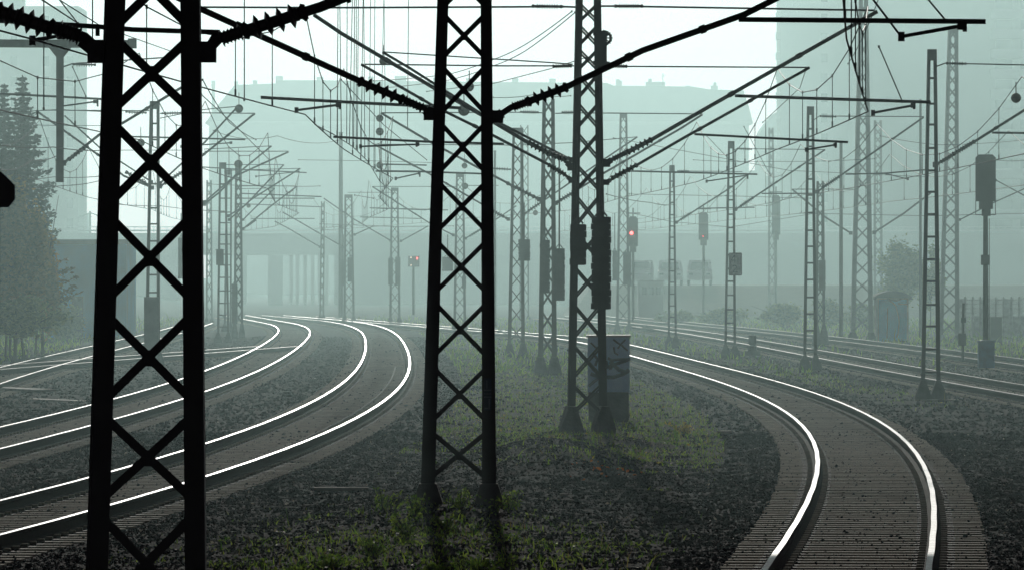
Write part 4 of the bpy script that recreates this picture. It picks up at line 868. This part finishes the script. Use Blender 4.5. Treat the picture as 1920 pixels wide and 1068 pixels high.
# ------------------------------------------------------------------ far buildings
def prism(mb_, pts, z_, dep):
    n_ = len(pts); f_ = [P(x, y, z_) for x, y in pts]; k_ = [p+Vector((0, dep, 0)) for p in f_]
    mb_.add(f_+k_, [tuple(range(n_)), tuple(range(n_, 2*n_))[::-1]]+[((i+1) % n_, i, i+n_, (i+1) % n_+n_) for i in range(n_)])
z = 950.; ap = thing('apartment_block', 'long hazy row of old apartment houses with chimneys behind everything', 'building', P(890, 600, z))
mb = MB(); pxbox(mb, 392, 1404, 232, 612, z, 14); mb.build('wall', M['facade'], ap)
mb = MB(); prism(mb, [(384,232),(410,196),(440,160),(517,157),(517,151),(590,151),(1138,156),(1150,161),(1300,163),(1330,168),(1394,170),(1404,200),(1412,232)], z+.6, 12.5); mb.build('roof', M['rooftile'], ap)
for x0, x1, y in [(439,446,153),(474,482,151),(517,530,143),(594,606,145),(690,700,144),(740,762,143),(812,830,146),(874,888,147),(960,972,147),(1030,1042,148),(1155,1162,149),(1160,1166,152),(1211,1247,154),(1216,1222,148),(1286,1294,161),(1333,1346,161),(1338,1343,155)]:
    mb = MB(); pxbox(mb, x0, x1, y, 175, z+2+(x0 % 5), 1.2); mb.build('chimney', M['facade'], ap)
mb = MB(); mb.tube([P(1243, 160, z+3), P(1243, 138, z+3)], .06, 5); mb.tube([P(1240, 143, z+3), P(1246, 143, z+3)], .04, 5); mb.build('aerial', M['steel2'], ap)
mb = MB(); pxbox(mb, 388, 1408, 228, 234, z-.4, 1); mb.build('cornice', M['facade2'], ap)
z = 900.; a2 = thing('gabled_house', 'narrow hazy gabled house between the long row and the right tower block', 'building', P(1440, 600, z))
mb = MB(); pxbox(mb, 1421, 1462, 262, 320, z, 12); pxbox(mb, 1406, 1462, 320, 610, z, 12); mb.build('wall', M['facade'], a2)
mb = MB(); prism(mb, [(1418,262),(1428,242),(1448,215),(1466,205),(1466,262)], z+.4, 11); mb.build('roof', M['rooftile'], a2)
for j in range(3):
    mb = MB(); pxbox(mb, 1436, 1446, 280+j*50, 304+j*50, z-.06, .3); mb.build('window', M['glass'], a2)
z = 980.; ch = thing('factory_chimney', 'slim hazy chimney left of the long row of houses', 'chimney', P(400, 600, z))
mb = MB(); c = P(400, 600, z); mb.tube([c, P(400, 165, z)], [.45,.24], 14); mb.build('stack', M['facade'], ch); mb = MB(); mb.tube([P(400, 165, z), P(400, 152, z)], .28, 14); mb.build('rim', M['facade'], ch)
z = 800.; tb = thing('tower_block', 'tall pale tower block filling the right, with banded balconies', 'building', P(1700, 600, z))
def slab(name, x0, x1, y0, y1, dy, mt, dep=12.): mb = MB(); pxbox(mb, x0, x1, y0, y1, z, dep, dy); return mb.build(name, M[mt], tb)
slab('wall', 1464, 1592, -330, 560, .8, 'facade'); slab('wall', 1592, 1606, -330, 560, 0., 'facade'); slab('wall', 1606, 1826, -330, 560, .5, 'facade2')
slab('wall', 1826, 1856, -330, 560, 1.0, 'facade'); slab('wall', 1856, 2300, -330, 560, 1.6, 'facade')
for i in range(22):
    y = -320+i*37.5
    o = slab('balcony', 1858, 1990, y, y+17, .2, 'balc', 1.3)
    if i % 2 == 0: slab('balcony', 2010, 2150, y, y+17, .2, 'balc', 1.3)
    slab('window', 1868, 1900, y+19, y+36, 1.5, 'glass', .2); slab('window', 1915, 1960, y+19, y+36, 1.5, 'glass', .2)
    slab('stair_window', 1540, 1552, y+8, y+24, .72, 'glass', .2)
    slab('balcony', 1457, 1464, y+5, y+18, 1.5, 'balc', 3)
z = 700.; t2 = thing('tower_block', 'pale grey tower block behind the firs at the left edge', 'building', P(60, 600, z))
mb = MB(); pxbox(mb, -140, 147, 12, 610, z, 14); mb.build('wall', M['facade2'], t2)
mb = MB(); pxbox(mb, -60, 40, -6, 12, z+3, 6); mb.build('roof_house', M['facade'], t2)
for i in range(14):
    for x in (-100, -40, 20, 80, 125):
        mb = MB(); pxbox(mb, x, x+12, 30+i*38, 48+i*38, z-.06, .3); mb.build('window', M['glass'], t2)
z = 900.; fl = thing('far_buildings_tower', 'small pale high-rise right of the firs in the distance', 'building', P(123, 600, z)); fl.name = 'high_rise'
mb = MB(); pxbox(mb, 116, 129, 379, 600, z, 10); mb.build('wall', M['facade'], fl); mb = MB(); pxbox(mb, 118, 126, 374, 379, z+2, 4); mb.build('roof_house', M['facade'], fl)
z = 920.; fl = thing('warehouse', 'low far block beside the small high-rise', 'building', P(150, 600, z))
mb = MB(); pxbox(mb, 138, 160, 403, 600, z, 10); mb.build('wall', M['facade'], fl); mb = MB(); pxbox(mb, 137, 161, 400, 403, z-.3, 11); mb.build('roof', M['rooftile'], fl)
z = 650; sm_ = thing('street_lamp', 'distant double-armed street lamp on the bridge at the left', 'street lamp', P(169, 436, z))
mb = MB(); mb.tube([P(169, 440, z), P(169, 396, z)], .1, 8); mb.build('pole', M['steel2'], sm_)
for s in (-1, 1): mb = MB(); mb.tube([P(169, 399, z), P(169+s*14, 404, z)], .05, 6); mb.box(P(169+s*17, 405, z), (.5,.25,.12)); mb.build('lamp_head', M['steel2'], sm_)
# blue-daubed wall building at the left
z = 300.; hw = thing('trackside_hut', 'blue-daubed flat-roofed hut beside the autumn bushes at the left', 'hut', P(150, 640, z))
mb = MB(); pxbox(mb, 92, 236, 458, 640, z, 8); mb.build('wall', mat('daubed_wall', (.02,.40,.80), .8, 0, (.08,.28,.45), .5), hw)
mb = MB(); pxbox(mb, 88, 240, 449, 458, z-.3, 9); mb.build('roof', M['roofd'], hw)
mb = MB(); pxbox(mb, 134, 156, 555, 640, z-.1, .1); mb.build('door', M['steel2'], hw)
# ------------------------------------------------------------------ trees
def fir(label, px, ytop, z, ybase, wid, nleaf=26000, seed=1):
    r_ = np.random.default_rng(seed); base = P(px, ybase, z); top = P(px, ytop, z); H_ = top.z-base.z; W = wid/F*z
    root = thing('fir_tree', label, 'tree', base, 'fir trees at the left')
    mb = MB(); mb.tube([base+Vector((0,0,-.3)), lerp(base, top, .5), top+Vector((0,0,-.1))], [.2,.12,.02], 8); mb.build('trunk', M['bark'], root)
    V = []; br = MB(); t = .03
    while t < .99:
        L = W*(1-t)**.85*(.75+.5*r_.random())+.08; nb = 9
        for k in range(nb):
            a = k/nb*6.283+r_.random()*.8; l = L*(.7+.5*r_.random()); d_ = np.array([math.cos(a), math.sin(a)])
            n_ = int(6+l*34)
            s = r_.random(n_)**.7; droop = -.42*l*s+.38*l*s**2.6
            lat = r_.normal(0, .13, n_)*l*(1.1-s); h = base.z+t*H_
            x = base.x+d_[0]*s*l-d_[1]*lat; y = z+d_[1]*s*l+d_[0]*lat; zz = h+droop-abs(r_.normal(0, .09, n_))*(.4+l*.35)
            V.append(np.stack([x, y, zz], -1))
            if k % 2 == 0: br.tube([(base.x, z, h), (base.x+d_[0]*l*.6, z+d_[1]*l*.6, h-.26*l), (base.x+d_[0]*l, z+d_[1]*l, h-.06*l)], [.035,.02,.008], 4)
        t += .019+.004*r_.random()
    br.build('branch', M['bark'], root)
    V = np.concatenate(V); vv, ff = leaf_cloud(V, .085, flat=.35); o = mesh_np('crown', vv-np.array(base)[None, None].reshape(1, 3), ff, M['needle'], root)
fir('tall dark fir at the left with drooping right-hand branches', 42, 136, 235, 560, 88, seed=1)
fir('shorter fir at the very left edge', 8, 152, 245, 560, 50, seed=2)
def bush(label, px, py_mid, z, rx, rz, n_, ms, size, name='bush', cat='bush', group=None, trunk=False, ry=None, clumps=26, seed=3, gbase=None):
    r_ = np.random.default_rng(seed); c = P(px, py_mid, z); RX, RZ = rx/F*z, rz/F*z; RY = ry or RX
    g0 = float(height(np.array([c.x]), np.array([z]))[0]) if gbase is None else gbase
    root = thing(name, label, cat, (c.x, z, g0), group)
    mb = MB(); nst = 1 if trunk else 4
    for k in range(nst):
        a = r_.random()*6.28; q0 = Vector((c.x+(0 if trunk else math.cos(a)*.2), z, g0-.1)); mid = lerp(q0, c, .6)
        mb.tube([q0, mid, c+Vector((r_.normal(0,.2)*RX, 0, RZ*.3))], [.02+RX*.022, .02+RX*.015, .012], 6)
        for j in range(5): e = c+Vector((r_.normal(0,.5)*RX, r_.normal(0,.4)*RY, r_.normal(.1,.45)*RZ)); mb.tube([mid, lerp(mid, e, .5)+Vector((0,0,.1)), e], [.03,.02,.008], 5)
    mb.build('trunk' if trunk else 'stems', M['bark'], root)
    u = r_.normal(0, 1, (clumps, 3)); u /= np.linalg.norm(u, axis=1)[:, None]; u *= r_.random((clumps, 1))**.4*.85
    i = r_.integers(0, clumps, n_); p = u[i]+r_.normal(0, .17, (n_, 3))*r_.uniform(.5, 1.3, (clumps, 1))[i]
    p = p*np.array([RX, RY, RZ]); p[:, 2] += c.z-g0; p = p[p[:, 2] > .0]
    vv, ff = leaf_cloud(p, size); mesh_np('crown' if trunk else 'foliage', vv, ff, M[ms], root)
    return root
bush('olive autumn bush under the firs at the far left', 20, 485, 225, 66, 135, 15000, 'leafa', .085, seed=4)
bush('brown-leaved bush between the firs and the blue hut', 76, 500, 232, 46, 112, 11000, 'leafa', .085, seed=5)
bush('low green bush at the foot of the left bank', 36, 600, 215, 90, 42, 9000, 'leafh', .08, seed=6)
bush('dim green bush hugging the hut wall', 120, 600, 285, 40, 36, 3500, 'leafh', .09, seed=7)
bush('yellowish tree behind the blue shed', 1690, 512, 335, 46, 56, 7500, 'leafh', .10, 'small_tree', 'tree', trunk=True, seed=8)
bush('taller thin tree right of the nearest ladder mast\'s foot', 1745, 525, 345, 28, 60, 3500, 'leafh', .10, 'small_tree', 'tree', trunk=True, seed=9)
for i, (x, y, a, b, l) in enumerate([(1470,590,46,22,'leftmost hazy hedge bush below the ghostly tower'),(1550,588,40,24,'hazy hedge bush left of the tallest tower\'s foot'),(1620,592,38,24,'hazy hedge bush behind the tallest tower\'s foot'),(1360,592,50,18,'hazy low bush behind the number-plate mast'),(1270,596,40,12,'lowest hazy bush behind the smallest ladder mast')]):
    bush(l, x, y, 350+i*6, a, b, 3000, 'leafh', .11, group='hedge bushes along the far right tracks', seed=20+i)
bush('dark green bush left of the guard box foot', 228, 590, 330, 22, 42, 2200, 'leafh', .10, seed=31)
# weeds at the second mast's foot and yellow plant
def weed(label, px, py, z, h, n_, ms, size, wd, seed):
    r_ = np.random.default_rng(seed); x = (px-CX)/F*z; g0 = float(height(np.array([x]), np.array([z]))[0]); root = thing('weed_plant', label, 'weed', (x, z, g0), 'leafy weeds in the ballast')
    mb = MB(); pts = []
    for k in range(n_):
        a = r_.normal(0, wd); b = r_.normal(0, wd); hh = h*r_.uniform(.5, 1.1); q = [Vector((x, z, g0)), Vector((x+a*.5, z+b*.5, g0+hh*.55)), Vector((x+a, z+b, g0+hh))]; mb.tube(q, [.005,.004,.002], 4)
        for t in np.linspace(.25, 1, 9): p_ = q[0]*(1-t)**2+q[1]*2*t*(1-t)+q[2]*t*t; 
        for t in r_.uniform(.2, 1, 14): p_ = q[0]*(1-t)**2+q[1]*2*t*(1-t)+q[2]*t*t; pts.append((p_.x-x+r_.normal(0,.03), p_.y-z+r_.normal(0,.03), p_.z-g0+r_.normal(0,.01)))
    mb.build('stems', M['bark'], root); vv, ff = leaf_cloud(pts, size, flat=1.4); mesh_np('foliage', vv, ff, M[ms], root)
for i, (x, z, h, n_, wd, l) in enumerate([(778,74,.30,16,.08,'tallest bright green weed left of the second mast\'s left foot'),(765,70,.30,20,.14,'broad leafy weed in front of the tall one'),(862,75,.30,14,.10,'leafy weed between the two feet of the second mast'),(838,71,.28,16,.13,'low leafy weed in front of that one'),(718,76,.28,12,.10,'small weed at the left of the clump'),
      (700,67,.2,18,.16,'dark low weed farther left of the clump'),(955,76,.26,14,.12,'weed right of the second mast\'s right foot'),(620,64,.16,16,.16,'leftmost low weed near the bottom edge'),(900,63,.16,22,.2,'low weed patch nearest the bottom edge'),(560,62,.14,14,.16,'sparse weed at the bottom left of the patch'),(820,62.5,.17,22,.18,'dense low weed below the second mast\'s left foot')]):
    weed(l, x, 0, z, h, n_, 'leafg', .022, wd, 40+i)
weed('bright yellow-leaved weed on the grass right of the graffiti cabinet', 1285, 0, 118, .22, 14, 'leafy', .03, .14, 60)
# planks and litter
def plank(label, px, py, L, w_, t, rz, mt='wood', name='plank', cat='plank'):
    c = G(px, py, -.2); h = float(height(np.array([c.x]), np.array([c.y]))[0]); mb = MB(); mb.box((c.x, c.y, h+t/2+.015), (L, w_, t), rz); mb.box((c.x, c.y, h+t/2+.015), (L*.985, w_*1.03, t*.8), rz)
    o = mb.build(name, M[mt], None, Vector((c.x, c.y, h))); tag(o, label, cat, 'planks and slabs lying on the ballast'); return o
plank('long flat plank lying left of the second mast', 640, 912, .75, .16, .05, .02)
plank('short pale slab at the edge of the grass on the right', 1358, 808, .22, .3, .05, .2)
plank('pale board lying crosswise right of the nearest ladder mast', 1762, 750, .35, 1.2, .04, -.9)
plank('pale slab between the two left tracks', 115, 748, .5, 5.5, .06, .5)
plank('pale slab at the left edge by the far tracks', 20, 733, .6, 5.0, .06, .4)
plank('small weathered block on the dark ballast right of the second mast', 1057, 932, .10, .08, .03, .1, 'wood')
# kerb-like dark duct beside the left track
# ------------------------------------------------------------------ unseen roof over the camera, added to shade the near air and ground
rf = thing('added_shade_roof', 'unseen steel roof above the camera, added to shade the near air and ground', 'roof', (0, 20, 0))
mb = MB(); mb.box((0, (SHADE_ROOF_Z1-40)/2, 7.75), (21, SHADE_ROOF_Z1+40, .25)); mb.build('shade_deck', M['roofd'], rf)
for y in range(-30, int(SHADE_ROOF_Z1)-4, 12):
    mb = MB(); mb.box((0, y, 7.5), (20, .25, .4)); mb.build('girder', M['steel'], rf)
    for x in (-9.8, 9.8) if y < 45 else (): mb = MB(); mb.box((x, y, 3.5), (.3, .3, 7.7)); mb.build('column', M['steel'], rf)
# ------------------------------------------------------------------ haze
hb = MB(); hb.box((0, 605, 29), (450, 1480, 70))
hm = bpy.data.materials.new('haze'); hm.use_nodes = True; n = hm.node_tree
for q in list(n.nodes):
    if q.type != 'OUTPUT_MATERIAL': n.nodes.remove(q)
pv = n.nodes.new('ShaderNodeVolumePrincipled'); pv.inputs['Color'].default_value = (*HAZE_C, 1)
pv.inputs['Density'].default_value = HAZE_D; pv.inputs['Anisotropy'].default_value = HAZE_G
n.links.new(pv.outputs[0], n.nodes['Material Output'].inputs['Volume'])
hz = hb.build('haze', hm); tag(hz, kind='stuff')
